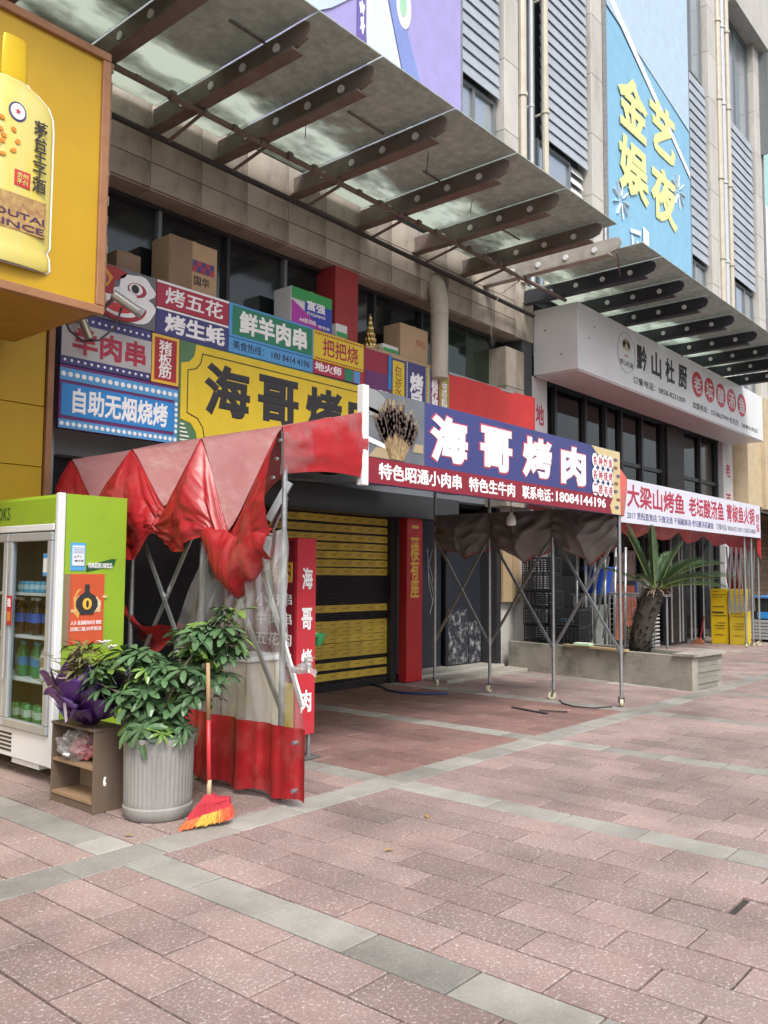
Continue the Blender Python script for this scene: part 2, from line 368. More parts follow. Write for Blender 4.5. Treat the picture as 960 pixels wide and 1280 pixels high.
# window band
for x0, x1 in ((3.95,5.10),(5.14,6.02),(6.06,6.90),(6.97,7.52),(7.97,8.55),(8.59,9.6)):
    wn = MB().box(x0, x1, 7.545, 7.555, 4.27, 5.34).build('window_pane', GLASS_W, bld)
GLASS_C = glassy('clear_window_glass', (.55,.62,.58), 1.2)
MB().box(9.64, 11.40, 7.50, 7.51, 4.27, 5.34).build('window_pane', GLASS_C, bld)
CURT = mat('pale_green_curtain', (.22,.27,.21), .85, (.15,.19,.15), 2)
cu = MB(); cu.grid(lambda u, v: (9.62+1.8*u, 7.565+.02*math.sin(u*70)+.008*math.sin(u*23+1), 4.27+1.07*v), 120, 2)
cu.build('curtain', CURT, bld, True)
for x in (5.10,6.02,6.90,7.95,8.55,9.6): MB().box(x, x+.045, 7.48, 7.57, 4.27, 5.34).build('mullion', MULL if x in (5.10,6.90) else DKFRAME, bld)
MB().box(3.95, 11.42, 7.47, 7.57, 5.3, 5.345).build('window_head', DKFRAME, bld)
box('red_column', REDPAINT, bld, 7.52, 7.94, 7.22, 7.56, 4.30, 5.36)
box('window_ledge', STONE, bld, 3.9, 11.42, 7.12, 7.6, 4.20, 4.265)
# shutter header and doorway
box('shutter_header', mat('dark_grey_board', (.05,.052,.055), .5, (.042,.043,.046), 2), bld, 6.2, 10.4, 7.38, 7.66, 2.28, 2.60, .006)
box('shutter_jamb', DKFRAME, bld, 9.12, 9.24, 7.62, 7.74, 0, 2.28)
DOORM = mat('peeling_navy_door', (.022,.026,.036), .5, (.016,.018,.026), 4)
dm = mat('scratched_lower_door', (.03,.034,.045), .5, (.025,.028,.036), 4, dirt=(.55,.55,.54), dscale=9, damt=.9)
dr = MB().bbox(10.75, 11.68, 7.86, 7.90, .09, 2.45, .004).build('door', DOORM, bld)
MB().bbox(10.78, 11.30, 7.845, 7.858, .1, .95, .002).build('kick_panel', dm, dr)
MB().bbox(11.33, 11.66, 7.845, 7.858, .1, .75, .002).build('kick_panel', dm, dr)
MB().bbox(9.62, 10.72, 7.95, 8.0, .09, 2.5, .004).build('door', DOORM, bld)
cbl = MB()
for j in range(3):
    cbl.tube([(10.42+.02*j+.09*math.sin(t*.5+j), 7.935, .9+.11*t) for t in range(10)], .006, 5)
cbl.build('hanging_cable', solid('grey_cable', (.25,.25,.25), .5), bld)
box('door_frame', DKFRAME, bld, 11.68, 11.80, 7.55, 7.95, 0, 2.6)
box('plaster_wall', mat('peeled_white_plaster', (.48,.47,.44), .85, (.38,.37,.34), 3, dirt=(.12,.11,.10), dscale=3, damt=.7), bld, 11.80, 12.45, 7.60, 7.9, 0, 2.6)
PLY = mat('weathered_plywood', (.42,.31,.18), .7, (.33,.24,.14), 3, stretch=(1,1,.2))
box('plywood_board', PLY, bld, 11.80, 12.08, 7.50, 7.54, 1.06, 1.95)
box('plywood_board', PLY, bld, 12.09, 12.42, 7.495, 7.54, 1.04, 1.97)
# kerb step of the shop row
MB().bbox(9.62, 12.0, 7.02, 7.44, -.02, .045, .01).build('threshold', CONC, bld)
# --- upper front: louvre bays, windows, pilasters, pipes
def louvre(x0, x1, z0, z1, pitch):
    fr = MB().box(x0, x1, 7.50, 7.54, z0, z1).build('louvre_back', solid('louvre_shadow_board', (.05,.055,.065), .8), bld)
    t = MB(); t.add([(x0+.01,7.27,0),(x1-.01,7.27,0),(x1-.01,7.300,pitch*.99),(x0+.01,7.300,pitch*.99),(x0+.01,7.285,-.004),(x1-.01,7.285,-.004),(x1-.01,7.312,pitch*.985),(x0+.01,7.312,pitch*.985)],
        [(0,1,2,3),(7,6,5,4),(0,4,5,1),(2,6,7,3),(1,5,6,2),(3,7,4,0)])
    me = t.mesh('louvre_slat', SLAT, org(bld))
    z = z0
    while z < z1-pitch*.5:
        o = bpy.data.objects.new('louvre_slat', me); col.objects.link(o); o.parent = bld; o.location = (0, 0, z); z += pitch
louvre(10.14, 11.40, 9.22, 12.2, .205)
louvre(12.74, 14.49, 9.18, 14.2, .205)
louvre(19.45, 20.92, 9.15, 13.8, .24)
louvre(22.42, 24.60, 9.42, 13.68, .24)
def window(x0, x1, z0, z1, nx, glass=GLASS_B, y=7.4, frame=None):
    f = MB(); fr = frame or MULL; s = .06
    f.box(x0, x1, y-.04, y+.05, z0, z0+s); f.box(x0, x1, y-.04, y+.05, z1-s, z1); f.box(x0, x0+s, y-.04, y+.05, z0+s, z1-s); f.box(x1-s, x1, y-.04, y+.05, z0+s, z1-s)
    wx = (x1-x0)/nx
    for i in range(1, nx): f.box(x0+wx*i-.035, x0+wx*i+.035, y-.04, y+.05, z0+s, z1-s)
    wo = f.build('window', fr, bld)
    for i in range(nx):
        MB().box(x0+wx*i+(.035 if i else s)+.002, x0+wx*(i+1)-(.035 if i < nx-1 else s)-.002, y, y+.012, z0+s+.002, z1-s-.002).build('pane', glass, wo)
    return wo
window(10.14, 11.40, 6.35, 9.2, 2)
window(12.74, 13.95, 6.35, 9.16, 1)
window(19.45, 20.92, 13.85, 18, 2)
window(19.45, 20.92, 6.35, 9.12, 2)
window(22.42, 24.60, 13.72, 16.7, 2)
window(22.42, 24.60, 6.35, 9.4, 3)
WV = solid('white_vent_slat', (.7,.71,.71), .5)
for i in range(14): MB().add([(13.98,7.36,6.4+.2*i),(14.46,7.36,6.4+.2*i),(14.46,7.42,6.57+.2*i),(13.98,7.42,6.57+.2*i)], [(0,1,2,3)]).build('vent_slat', WV, bld)
box('vent_back', MULL, bld, 13.955, 14.485, 7.43, 7.5, 6.35, 9.16)
def pilaster(x0, x1, y0, ztop=18.8):
    z = 6.32
    while z < ztop:
        MB().bbox(x0, x1, y0, 7.62, z, min(z+1.195, ztop), .006).build('stone_tile', STONE_L, bld); z += 1.2
pilaster(11.42, 11.85, 7.2); pilaster(14.51, 14.98, 7.2); pilaster(20.94, 21.5, 7.2); pilaster(24.63, 25.2, 7.2)
for x0, x1 in ((12.15,12.45),(12.49,12.62)): MB().box(x0, x1, 7.40, 7.42, 6.35, 18.5).build('glass_strip', GLASS_B, bld)
for x in (12.12,12.47,12.64): MB().box(x-.018, x+.018, 7.36, 7.45, 6.35, 18.6).build('mullion', MULL, bld)
def pipe(x, y, r, m, z0=6.3, z1=18.6):
    p = MB(); p.tube([(x, y, z0), (x, y, z1)], r, 10)
    z = z0+1.1
    while z < z1: p.tube([(x,y,z),(x,y,z+.06)], r*1.28, 10); p.box(x-.02, x+.02, y, y+.2, z+.01, z+.045); z += 2.1
    p.build('downpipe', m, bld, 30)
pipe(11.97, 7.2, .075, CREAM); pipe(12.70, 7.18, .06, CREAM); pipe(12.35, 7.25, .035, solid('white_pipe', (.52,.54,.57), .4)); pipe(14.95, 7.16, .035, STEEL, 6.3, 8.2)
pipe(21.62, 7.2, .09, CREAM); pipe(21.95, 7.2, .075, solid('grey_pipe', (.5,.53,.57), .4)); pipe(22.25, 7.18, .08, CREAM)
box('cornice', STONE_L, bld, 22.3, 34, 6.95, 7.62, 16.72, 19.2)
for i in range(14): box('cladding_panel', STONE_L, bld, 25.25+.62*i, 25.25+.62*i+.61, 7.25, 7.62, 6.3, 16.7)
box('window_hood', MULL, bld, 25.1, 25.16, 6.95, 7.2, 13.6, 16.6)

# ================================================================ CANOPIES
BEAM = mat('rusty_canopy_steel', (.19,.165,.145), .7, (.13,.105,.09), 4, dirt=(.19,.085,.05), dscale=3, damt=.7)
BEAM_N = mat('navy_canopy_steel', (.035,.038,.048), .6, (.028,.03,.036), 4)
BEAM_W = mat('pale_canopy_steel', (.42,.40,.35), .6, (.30,.28,.24), 5, dirt=(.16,.12,.09), dscale=4, damt=.7)
def canopy_glass():
    m = bpy.data.materials.new('grimy_canopy_glass'); m.use_nodes = True; nt = m.node_tree; N = nt.nodes; L = nt.links; N.remove(N['Principled BSDF']); out = N['Material Output']
    ge = N.new('ShaderNodeNewGeometry'); mp = N.new('ShaderNodeMapping'); L.new(ge.outputs['Position'], mp.inputs['Vector']); mp.inputs['Scale'].default_value = (.7, 1.6, 1)
    no = N.new('ShaderNodeTexNoise'); no.inputs['Scale'].default_value = .95; no.inputs['Detail'].default_value = 9; no.inputs['Roughness'].default_value = .66; L.new(mp.outputs[0], no.inputs['Vector'])
    sx = N.new('ShaderNodeSeparateXYZ'); L.new(ge.outputs['Position'], sx.inputs[0])
    # washed clean in a strip near the wall where the gutter drips, grimy towards the rim
    yr = N.new('ShaderNodeMapRange'); yr.inputs['From Min'].default_value = 5.5; yr.inputs['From Max'].default_value = 6.35; yr.inputs['To Min'].default_value = .30; yr.inputs['To Max'].default_value = -.06; L.new(sx.outputs['Y'], yr.inputs['Value'])
    ad = N.new('ShaderNodeMath'); ad.operation = 'ADD'; L.new(no.outputs[0], ad.inputs[0]); L.new(yr.outputs[0], ad.inputs[1])
    mr = N.new('ShaderNodeMapRange'); mr.inputs['From Min'].default_value = .40; mr.inputs['From Max'].default_value = .58; L.new(ad.outputs[0], mr.inputs['Value'])
    n2 = N.new('ShaderNodeTexNoise'); n2.inputs['Scale'].default_value = 9; n2.inputs['Detail'].default_value = 8; n2.inputs['Roughness'].default_value = .7; L.new(ge.outputs['Position'], n2.inputs['Vector'])
    cr = N.new('ShaderNodeMix'); cr.data_type = 'RGBA'; cr.inputs['A'].default_value = (.43,.49,.46,1); cr.inputs['B'].default_value = (.22,.255,.24,1)
    r5 = N.new('ShaderNodeMapRange'); r5.inputs['From Min'].default_value = .35; r5.inputs['From Max'].default_value = .7; L.new(n2.outputs[0], r5.inputs['Value']); L.new(r5.outputs[0], cr.inputs['Factor'])
    df = N.new('ShaderNodeBsdfDiffuse'); L.new(cr.outputs['Result'], df.inputs[0])
    tl = N.new('ShaderNodeBsdfTranslucent'); tl.inputs[0].default_value = (.09,.105,.095,1)
    a1 = N.new('ShaderNodeAddShader'); L.new(df.outputs[0], a1.inputs[0]); L.new(tl.outputs[0], a1.inputs[1])
    t2 = N.new('ShaderNodeBsdfTranslucent'); t2.inputs[0].default_value = (.50,.53,.47,1)
    tr = N.new('ShaderNodeBsdfTransparent'); tr.inputs[0].default_value = (.7,.75,.7,1)
    m0 = N.new('ShaderNodeMixShader'); m0.inputs[0].default_value = .3; L.new(t2.outputs[0], m0.inputs[1]); L.new(tr.outputs[0], m0.inputs[2])
    m1 = N.new('ShaderNodeMixShader'); L.new(mr.outputs[0], m1.inputs[0]); L.new(m0.outputs[0], m1.inputs[1]); L.new(a1.outputs[0], m1.inputs[2])
    L.new(m1.outputs[0], out.inputs['Surface']); return m
CGLASS = canopy_glass()
HOLE = solid('pale_skylit_hole', (.72,.74,.72), .4)  # pale colour painted in for sky light seen through the beam holes
def canopy(name, label, beams, mats, panes, bm_tip=4.98):
    t = thing(name, label, 'canopy', (beams[0], 7.2, 5.95))
    for i, x in enumerate(beams):
        m = mats[i] if isinstance(mats, list) else mats
        zt = 6.17; pts = [(7.19,5.945),(7.19,zt),(bm_tip+.04,zt),(bm_tip-.02,zt-.03),(bm_tip-.04,zt-.09),(bm_tip,zt-.16),(bm_tip+.1,zt-.19)]
        b = MB().prism(pts, 'x', x-.012, x+.012)
        b.box(x-.07, x+.07, bm_tip+.12, 7.185, 5.935, 5.957)
        bo = b.build('beam', m, t)
        for yy in (5.35,5.8,6.25,6.7): MB().tube([(x-.03,yy,6.06),(x+.03,yy,6.06)], .040, 12).build('hole_disc', HOLE, bo)
    for x0, x1, y0, y1 in panes: MB().bbox(x0, x1, y0, y1, 6.19, 6.205, .003).build('glass_panel', CGLASS, t)
    return t
bx1 = [2.9, 3.85, 4.82, 5.64, 6.77, 7.95, 9.08, 10.22]
c1 = canopy('glass_canopy', 'long grimy glass canopy on rusty steel beams above the barbecue shop signs', bx1, BEAM,
    [(1.6,2.88,4.85,7.15),(2.90,3.84,4.85,7.15),(3.86,4.81,4.85,7.15),(4.83,5.63,4.85,7.15),(5.65,6.76,4.85,7.02),(6.78,7.94,4.85,7.15),(7.96,9.07,4.85,6.9),(9.09,10.48,4.85,7.05)])
rod = MB(); rod.tube([(2.6,6.44,5.905),(10.9,6.50,5.905)], .03, 8)
for x in [i*.37+3 for i in range(20)]: rod.tube([(x,6.44,5.9),(x+.05,6.44,5.9)], rs.uniform(.032,.05), 7)
rod.build('tie_rod', BEAM, c1)
MB().tube([(2.8,7.03,5.83),(7,7.03,5.79),(12,7.03,5.72)], .032, 8).build('gutter_pipe', mat('black_pipe', (.035,.033,.03), .6), c1)
for x in bx1[2:]: MB().tube([(x+.05,7.03,5.80),(x+.05,6.46,5.90)], .018, 6).build('stay', BEAM, c1)
for i, (x, y) in enumerate(((4.75,6.75),(4.9,6.6),(5.9,6.1),(7.3,5.6),(6.9,6.9),(8.6,5.9))):
    MB().tube([(x,y,6.18),(x+rs.uniform(-.05,.05),y+.03,6.18-rs.uniform(.1,.25))], .006, 4).build('hanging_strip', BEAM_N, c1)
for i, x in enumerate((4.4,6.1,7.6,9.5)):
    MB().tube([(x,5.5+.2*i,6.17),(x+.55,5.5+.2*i,6.165)], .012, 5).build('rusted_rod', BEAM, c1)
bx2 = [10.83, 12.0, 13.1, 14.15, 15.45, 16.75, 17.95, 19.1, 20.3]
c2 = canopy('glass_canopy', 'second glass canopy on dark beams above the long white restaurant sign', bx2, [BEAM_W]+[BEAM_N]*8,
    [(11.3,11.98,4.85,6.7)]+[(bx2[i]+.01, bx2[i+1]-.01, 4.85, 7.15) for i in range(1, 8)], 4.99)
MB().tube([(10.9,6.50,5.905),(12.1,6.50,5.90)], .03, 8).build('tie_rod', BEAM, c2)
MB().tube([(11.0,5.1,6.02),(12.2,5.6,6.05)], .012, 5).build('stay', BEAM, c2)
# vent pipe and hanging wire
vp = thing('vent_pipe', 'cream grey exhaust pipe bending into the stone beam', 'pipe', (9.42, 7.05, 4.3))
VPM = mat('aged_cream_pipe', (.50,.47,.39), .5, (.40,.37,.30), 3, dirt=(.22,.19,.15), dscale=4, damt=.5)
MB().tube([(9.42,7.02,4.22),(9.42,7.02,5.15),(9.42,7.03,5.35),(9.44,7.07,5.5),(9.49,7.13,5.60),(9.56,7.19,5.65)], [.125,.125,.125,.125,.12,.115], 16).build('pipe', VPM, vp, 50)
MB().tube([(9.55,7.165,5.65),(9.60,7.185,5.65)], .17, 16).build('flange', BEAM, vp)
MB().tube([(9.42,7.02,5.12),(9.42,7.02,5.17)], .132, 16).build('joint_ring', VPM, vp)
hw = thing('hanging_cable', 'thin tangled cable hanging from the canopy rod by the vent pipe', 'cable', (10.75, 7.0, 4.8))
MB().tube([(10.85,6.6,5.9),(10.80,6.9,5.75),(10.74,7.0,5.55),(10.78,7.02,5.35),(10.72,7.02,5.2),(10.75,7.02,5.0)], .007, 5).build('wire', solid('pale_wire', (.4,.4,.38), .5), hw)
MB().ball((10.74,7.02,5.02), .05, 7, sz=1.6).build('wire_knot', BLACKP, hw)
MB().tube([(10.74,7.02,4.98),(10.71,7.02,4.6)], .004, 4).build('wire', BLACKP, hw)
# ================================================================ SIGNS ABOVE THE BARBECUE SHOP (front face Y = 7.08)
SY = 7.08
def c_(n, rgb, r=.42): return mat('print_'+n, tuple(v*.88 for v in rgb), r, tuple(v*.76 for v in rgb), 3, dirt=tuple(v*.6+.02 for v in rgb), dscale=5, damt=.3, bump=.35, bscale=2.2)
NAVY = c_('navy', (.065,.06,.21)); BLUE = c_('bright_blue', (.035,.27,.68)); SKYB = c_('sky_blue', (.10,.36,.70)); YEL = c_('yellow', (.80,.60,.035)); GREEN = c_('green', (.03,.24,.13))
CRIM = c_('crimson', (.44,.035,.07)); PURP = c_('purple', (.15,.03,.16)); LGREY = c_('light_grey', (.50,.50,.51)); ORNG = c_('orange', (.75,.33,.04)); DKRED = c_('dark_red', (.40,.03,.035)); CORAL = c_('coral_red', (.66,.055,.05)); MAROON = c_('maroon', (.33,.02,.05))
ALU = solid('aluminium_edge', (.45,.46,.47), .4, metal=.4)
def rect(name, m, p, x0, x1, z0, z1, y, th=.004): return MB().box(x0, x1, y-th, y, z0, z1).build(name, m, p)
def board(name, label, x0, x1, z0, z1, m, y=SY, th=.06, cat='sign', group=None):
    t = thing(name, label, cat, ((x0+x1)/2, y, z0), group)
    MB().bbox(x0, x1, y, y+th, z0, z1, .004).build('panel', m, t)
    return t
def dots(p, m, x0, x1, z, y, n, r, vertical=False):
    d = MB()
    for i in range(n):
        s = x0+(x1-x0)*(i+.5)/n; c = (z, s) if vertical else (s, z)
        d.prism([(c[0]+r*math.cos(k*math.pi/4), c[1]+r*math.sin(k*math.pi/4)) for k in range(8)], 'y', y-.004, y)
    d.build('bulb_dots', m, p)
def frame4(p, m, x0, x1, z0, z1, y, w, name='border'):
    f = MB(); th = .004
    f.box(x0, x1, y-th, y, z0, z0+w); f.box(x0, x1, y-th, y, z1-w, z1); f.box(x0, x0+w, y-th, y, z0+w, z1-w); f.box(x1-w, x1, y-th, y, z0+w, z1-w)
    return f.build(name, m, p)
def poly(p, name, m, pts, y, th=.004): return MB().prism(pts, 'y', y-th, y).build(name, m, p)
def blob(cx, cz, rx, rz, n=20, a0=0, a1=2*math.pi, wob=0, seed=0):
    return [(cx+rx*(1+wob*math.sin(5*a+seed))*math.cos(a), cz+rz*(1+wob*math.sin(5*a+seed))*math.sin(a)) for a in [a0+(a1-a0)*i/n for i in range(n if abs(a1-a0) > 6.2 else n+1)]]
# blue self-service sign
s = board('shop_sign', 'bright blue sign with white lettering and dotted purple border, lowest at left', 3.84, 5.11, 2.78, 3.36, PURP)
rect('field', BLUE, s, 3.86, 5.06, 2.90, 3.19, SY); rect('dotted_band', SKYB, s, 3.84, 5.11, 3.22, 3.33, SY); rect('dotted_band', SKYB, s, 3.84, 5.11, 2.785, 2.865, SY)
dots(s, WHITEP, 3.84, 5.11, 3.275, SY-.004, 19, .024); dots(s, WHITEP, 3.84, 5.11, 2.825, SY-.004, 22, .02); rect('dotted_band', SKYB, s, 5.065, 5.11, 2.87, 3.215, SY)
dots(s, WHITEP, 2.88, 3.21, 5.088, SY-.004, 6, .018, True)
text('自助无烟烧烤', s, WHITEP, 3.97, 4.99, 2.925, 3.165, SY-.004, bold=.03)
# grey mutton skewer sign
s = board('shop_sign', 'light grey sign with three red characters just above the blue sign', 3.84, 4.785, 3.365, 3.86, NAVY)
rect('field', LGREY, s, 3.845, 4.782, 3.44, 3.755, SY); dots(s, WHITEP, 3.85, 4.78, 3.405, SY, 14, .013); dots(s, WHITEP, 3.85, 4.78, 3.805, SY, 14, .013)
text('羊肉串', s, CRIM, 3.95, 4.72, 3.475, 3.725, SY-.004, bold=.035)
# lion head panel
s = board('lion_sign', 'sign panel printed with a red and white dancing lion head', 4.12, 4.825, 3.865, 4.40, c_('dusty_grey', (.16,.17,.19)))
poly(s, 'mane', WHITEP, blob(4.50,4.05,.315,.165,26,wob=.05), SY); poly(s, 'brow', WHITEP, blob(4.60,4.24,.2,.13,22,wob=.08,seed=2), SY-.004)
poly(s, 'face', DKRED, [(4.13,4.38),(4.38,4.39),(4.5,4.36),(4.46,4.31),(4.36,4.25),(4.34,4.12),(4.13,4.1)], SY-.004)
poly(s, 'mouth', DKRED, blob(4.42,4.05,.29,.17,20,math.pi,2*math.pi), SY-.008); poly(s, 'teeth', WHITEP, blob(4.42,4.045,.235,.125,20,math.pi,2*math.pi), SY-.012); poly(s, 'tongue', CORAL, blob(4.40,4.04,.18,.085,16,math.pi,2*math.pi), SY-.016)
poly(s, 'eye', CRIM, blob(4.60,4.22,.105,.07), SY-.008); poly(s, 'eye', WHITEP, blob(4.585,4.225,.075,.055), SY-.012); poly(s, 'pupil', BLACKP, blob(4.575,4.225,.042,.042), SY-.016)
poly(s, 'forehead_tile', ORNG, [(4.16,4.30),(4.26,4.35),(4.34,4.28),(4.28,4.18),(4.16,4.18)], SY-.008); poly(s, 'forehead_mark', CRIM, blob(4.24,4.25,.05,.05), SY-.012); poly(s, 'nose', WHITEP, blob(4.47,4.13,.12,.06,14,wob=.1), SY-.020)
# red / purple strips
s = board('shop_sign', 'crimson strip sign with three white characters right of the lion head', 4.83, 5.735, 4.135, 4.40, CRIM); rect('rim', WHITEP, s, 4.83, 5.735, 4.375, 4.398, SY)
text('烤五花', s, WHITEP, 4.93, 5.66, 4.175, 4.355, SY, bold=.02)
s = board('shop_sign', 'dark violet strip sign with three white characters under the crimson strip', 4.83, 5.735, 3.855, 4.13, NAVY); rect('rim', WHITEP, s, 4.83, 5.735, 4.108, 4.128, SY)
text('烤生蚝', s, WHITEP, 4.93, 5.69, 3.89, 4.09, SY, bold=.035)
s = board('shop_sign', 'narrow upright red sign with gold frame between grey and yellow signs', 4.79, 5.11, 3.365, 3.85, DKRED); frame4(s, GOLDP, 4.79, 5.11, 3.365, 3.85, SY, .03)
text('猪板筋', s, WHITEP, 4.87, 5.03, 3.42, 3.80, SY, bold=.02, vert=True)
# green sign with blue phone strip
s = board('shop_sign', 'green sign with four white characters and blue border', 5.745, 7.01, 4.03, 4.40, SKYB); rect('field', GREEN, s, 5.79, 6.985, 4.06, 4.375, SY)
text('鲜羊肉串', s, WHITEP, 5.88, 6.90, 4.09, 4.345, SY-.004, bold=.04)
s = board('shop_sign', 'blue strip with a telephone number below the green sign', 5.745, 7.01, 3.86, 4.025, SKYB)
text('美食热线： 180 8414 4196', s, BLACKP, 5.80, 6.95, 3.90, 4.0, SY, bold=.0)
# big yellow sign
s = board('shop_sign', 'large yellow sign with big black characters behind the tent roof', 5.12, 8.45, 2.80, 3.855, c_('stripe_green', (.10,.22,.10)))
yo = [(5.32,3.84),(8.25,3.84),(8.27,3.74),(8.33,3.68),(8.44,3.66),(8.44,3.02),(8.33,3.0),(8.27,2.94),(8.25,2.82),(5.36,2.82),(5.34,2.93),(5.27,3.02),(5.14,3.05),(5.14,3.62),(5.24,3.65),(5.30,3.72)]
poly(s, 'field', YEL, yo, SY)
ln = MB(); inn = [(5.40,3.76),(8.17,3.76),(8.19,3.68),(8.25,3.60),(8.34,3.58),(8.34,3.10),(8.25,3.08),(8.19,3.0),(8.17,2.90),(5.44,2.90),(5.42,2.99),(5.35,3.08),(5.22,3.12),(5.22,3.56),(5.32,3.59),(5.38,3.66)]
for i in range(len(inn)):
    a, b = inn[i], inn[(i+1) % len(inn)]; ln.bar((a[0],SY-.006,a[1]), (b[0],SY-.006,b[1]), .008)
ln.build('black_outline', BLACKP, s)
for i, ch in enumerate('海哥烤肉'): text(ch, s, BLACKP, 5.43+.73*i, 6.05+.73*i, 3.14, 3.70, SY-.004, bold=.04)
for i in range(5): rect('corner_stripe', WHITEP, s, 5.14, 5.27-.02*i, 2.83+.04*i, 2.845+.04*i, SY-.002)
# small signs to the right
s = board('shop_sign', 'yellow sign with three red characters and beaded frame under the paper boxes', 7.015, 7.905, 4.03, 4.385, YEL); dots(s, DKRED, 7.03, 7.89, 4.355, SY, 26, .011); dots(s, DKRED, 7.03, 7.89, 4.055, SY, 26, .011)
text('把把烧', s, DKRED, 7.17, 7.80, 4.10, 4.32, SY, bold=.02)
s = board('shop_sign', 'thin strip of mixed pink and green print between two yellow signs', 7.015, 7.905, 3.865, 4.025, CRIM); rect('patch', GREEN, s, 7.55, 7.7, 3.87, 4.02, SY); rect('patch', SKYB, s, 7.72, 7.83, 3.87, 4.02, SY); text('地火师', s, WHITEP, 7.04, 7.5, 3.90, 4.01, SY, bold=.03)
s = board('shop_sign', 'plum coloured sign with one white character right of the beaded yellow sign', 7.91, 8.44, 3.42, 4.36, MAROON); rect('patch', PURP, s, 7.93, 8.42, 3.44, 4.08, SY); text('腿', s, WHITEP, 8.2, 8.4, 3.65, 3.86, SY-.004, bold=.04); rect('edge_strip', BLUE, s, 8.38, 8.44, 3.9, 4.35, SY-.006)
s = board('shop_sign', 'narrow yellow upright sign with thin brown characters', 8.45, 8.745, 3.3, 4.335, YEL); frame4(s, NAVY, 8.45, 8.745, 3.3, 4.335, SY, .025); text('包浆豆腐', s, solid('brown_print', (.25,.12,.03), .5), 8.52, 8.67, 3.42, 4.26, SY, bold=.0, vert=True)
s = board('shop_sign', 'narrow navy upright sign with white characters and beaded edge', 8.755, 9.215, 3.3, 4.35, NAVY); dots(s, WHITEP, 3.32, 4.34, 8.775, SY, 34, .01, True); dots(s, WHITEP, 3.32, 4.34, 9.195, SY, 34, .01, True); text('烤扇贝', s, WHITEP, 8.84, 9.13, 3.42, 4.22, SY, bold=.04, vert=True)
s = board('shop_sign', 'slim plum upright sign with blue side stripes and white characters', 9.22, 9.50, 3.3, 4.345, MAROON); rect('edge_strip', YEL, s, 9.22, 9.255, 3.3, 4.345, SY); rect('edge_strip', SKYB, s, 9.256, 9.29, 3.3, 4.345, SY); text('烤脑花', s, WHITEP, 9.32, 9.47, 3.42, 4.24, SY, bold=.04, vert=True)
s = board('shop_sign', 'slim olive yellow upright sign beside the plain red cloth', 9.505, 9.735, 3.3, 4.33, c_('olive', (.42,.33,.06))); text('凉粉', s, WHITEP, 9.55, 9.69, 3.75, 4.22, SY, bold=.02, vert=True)
s = thing('red_cloth_panel', 'plain red cloth stretched between the small signs and the white pier', 'sign', (10.9, 7.1, 3.3))
MB().grid(lambda u, v: (9.745+2.36*u, 7.085+.012*math.sin(u*9+v*2)+.006*math.sin(u*31), 3.2+(1.16+.03*u)*v), 40, 8).build('cloth', mat('matt_red_cloth', (.62,.05,.045), .6, (.56,.04,.04), 3), s, True)
MB().box(9.745, 12.12, 7.09, 7.13, 4.355, 4.385).build('top_rail', ALU, s)
# floodlights and cables on the lion
fl = thing('floodlight', 'small silver floodlight with cable in front of the lion sign', 'floodlight', (4.38, 6.8, 3.95))
MB().tube([(4.22,6.88,4.05),(4.45,6.82,3.93)], .045, 10).build('lamp_tube', solid('silver_lamp', (.55,.54,.5), .3, metal=.6), fl, 40)
MB().tube([(4.45,6.82,3.93),(4.49,6.81,3.91)], .05, 10).build('lamp_head', ALU, fl)
MB().bar((4.24,7.07,3.95), (4.25,6.88,4.03), .025).build('bracket', DKSTEEL, fl)
f2 = thing('floodlight', 'lower floodlight with drooping black cable at the corner of the grey sign', 'floodlight', (3.98, 6.9, 3.6))
MB().tube([(3.96,6.96,3.78),(4.02,6.90,3.58)], .04, 10).build('lamp_tube', solid('bronze_lamp', (.3,.27,.2), .35, metal=.5), f2, 40)
MB().bar((3.93,7.07,3.82), (3.96,6.95,3.78), .06).build('bracket', BLACKP, f2)
MB().tube([(3.72,6.9,3.8),(3.82,6.9,3.62),(3.95,6.9,3.55),(4.12,6.92,3.6),(4.28,6.92,3.76),(4.33,6.9,3.95)], .010, 6).build('cable', BLACKP, f2)

# ---- things standing on the ledge above the signs
CARD = mat('cardboard', (.42,.29,.17), .8, (.36,.25,.15), 4)
CARDD = mat('brown_cardboard', (.24,.16,.10), .8, (.20,.13,.08), 4)
def carton(name, label, x0, x1, y0, y1, z0, z1, m, flap=True):
    t = thing(name, label, 'box', ((x0+x1)/2, (y0+y1)/2, z0))
    MB().bbox(x0, x1, y0, y1, z0, z1, .006).build('carton_body', m, t)
    MB().box((x0+x1)/2-.03, (x0+x1)/2+.03, y0-.002, y1, z1, z1+.003).build('packing_tape', solid('packing_tape', (.5,.38,.22), .25), t)
    return t
LZ = 4.40
lg = thing('ledge_shelf', 'narrow timber shelf along the top of the shop signs', 'shelf', (7, 7.2, 4.265))
for x0, x1 in ((3.95,6.0),(6.0,7.52),(7.95,9.7)): MB().box(x0+.003, x1-.003, 7.085 if x0 > 4.8 else 7.15, 7.46, 4.33, 4.395).build('plank', PLY, lg)
b = carton('cardboard_box', 'brown cardboard box with blue and red print behind the lion sign', 5.00, 5.60, 7.12, 7.44, LZ, 4.93, CARD)
for i in range(5): rect('print', (NAVY, CRIM)[i % 2], b, 5.28+.055*i, 5.335+.055*i, 4.68, 4.74, 7.117); rect('print', (CRIM, NAVY)[i % 2], b, 5.28+.055*i, 5.335+.055*i, 4.62, 4.68, 7.117)
text('国华', b, BLACKP, 5.3, 5.5, 4.48, 4.58, 7.118)
MB().box(5.004, 5.27, 7.112, 7.118, 4.41, 4.925).build('flap', CARDD, b)
b = carton('cardboard_box', 'dark flattened cardboard leaning in the far left window', 4.45, 4.72, 7.2, 7.42, LZ, 4.62, CARDD)
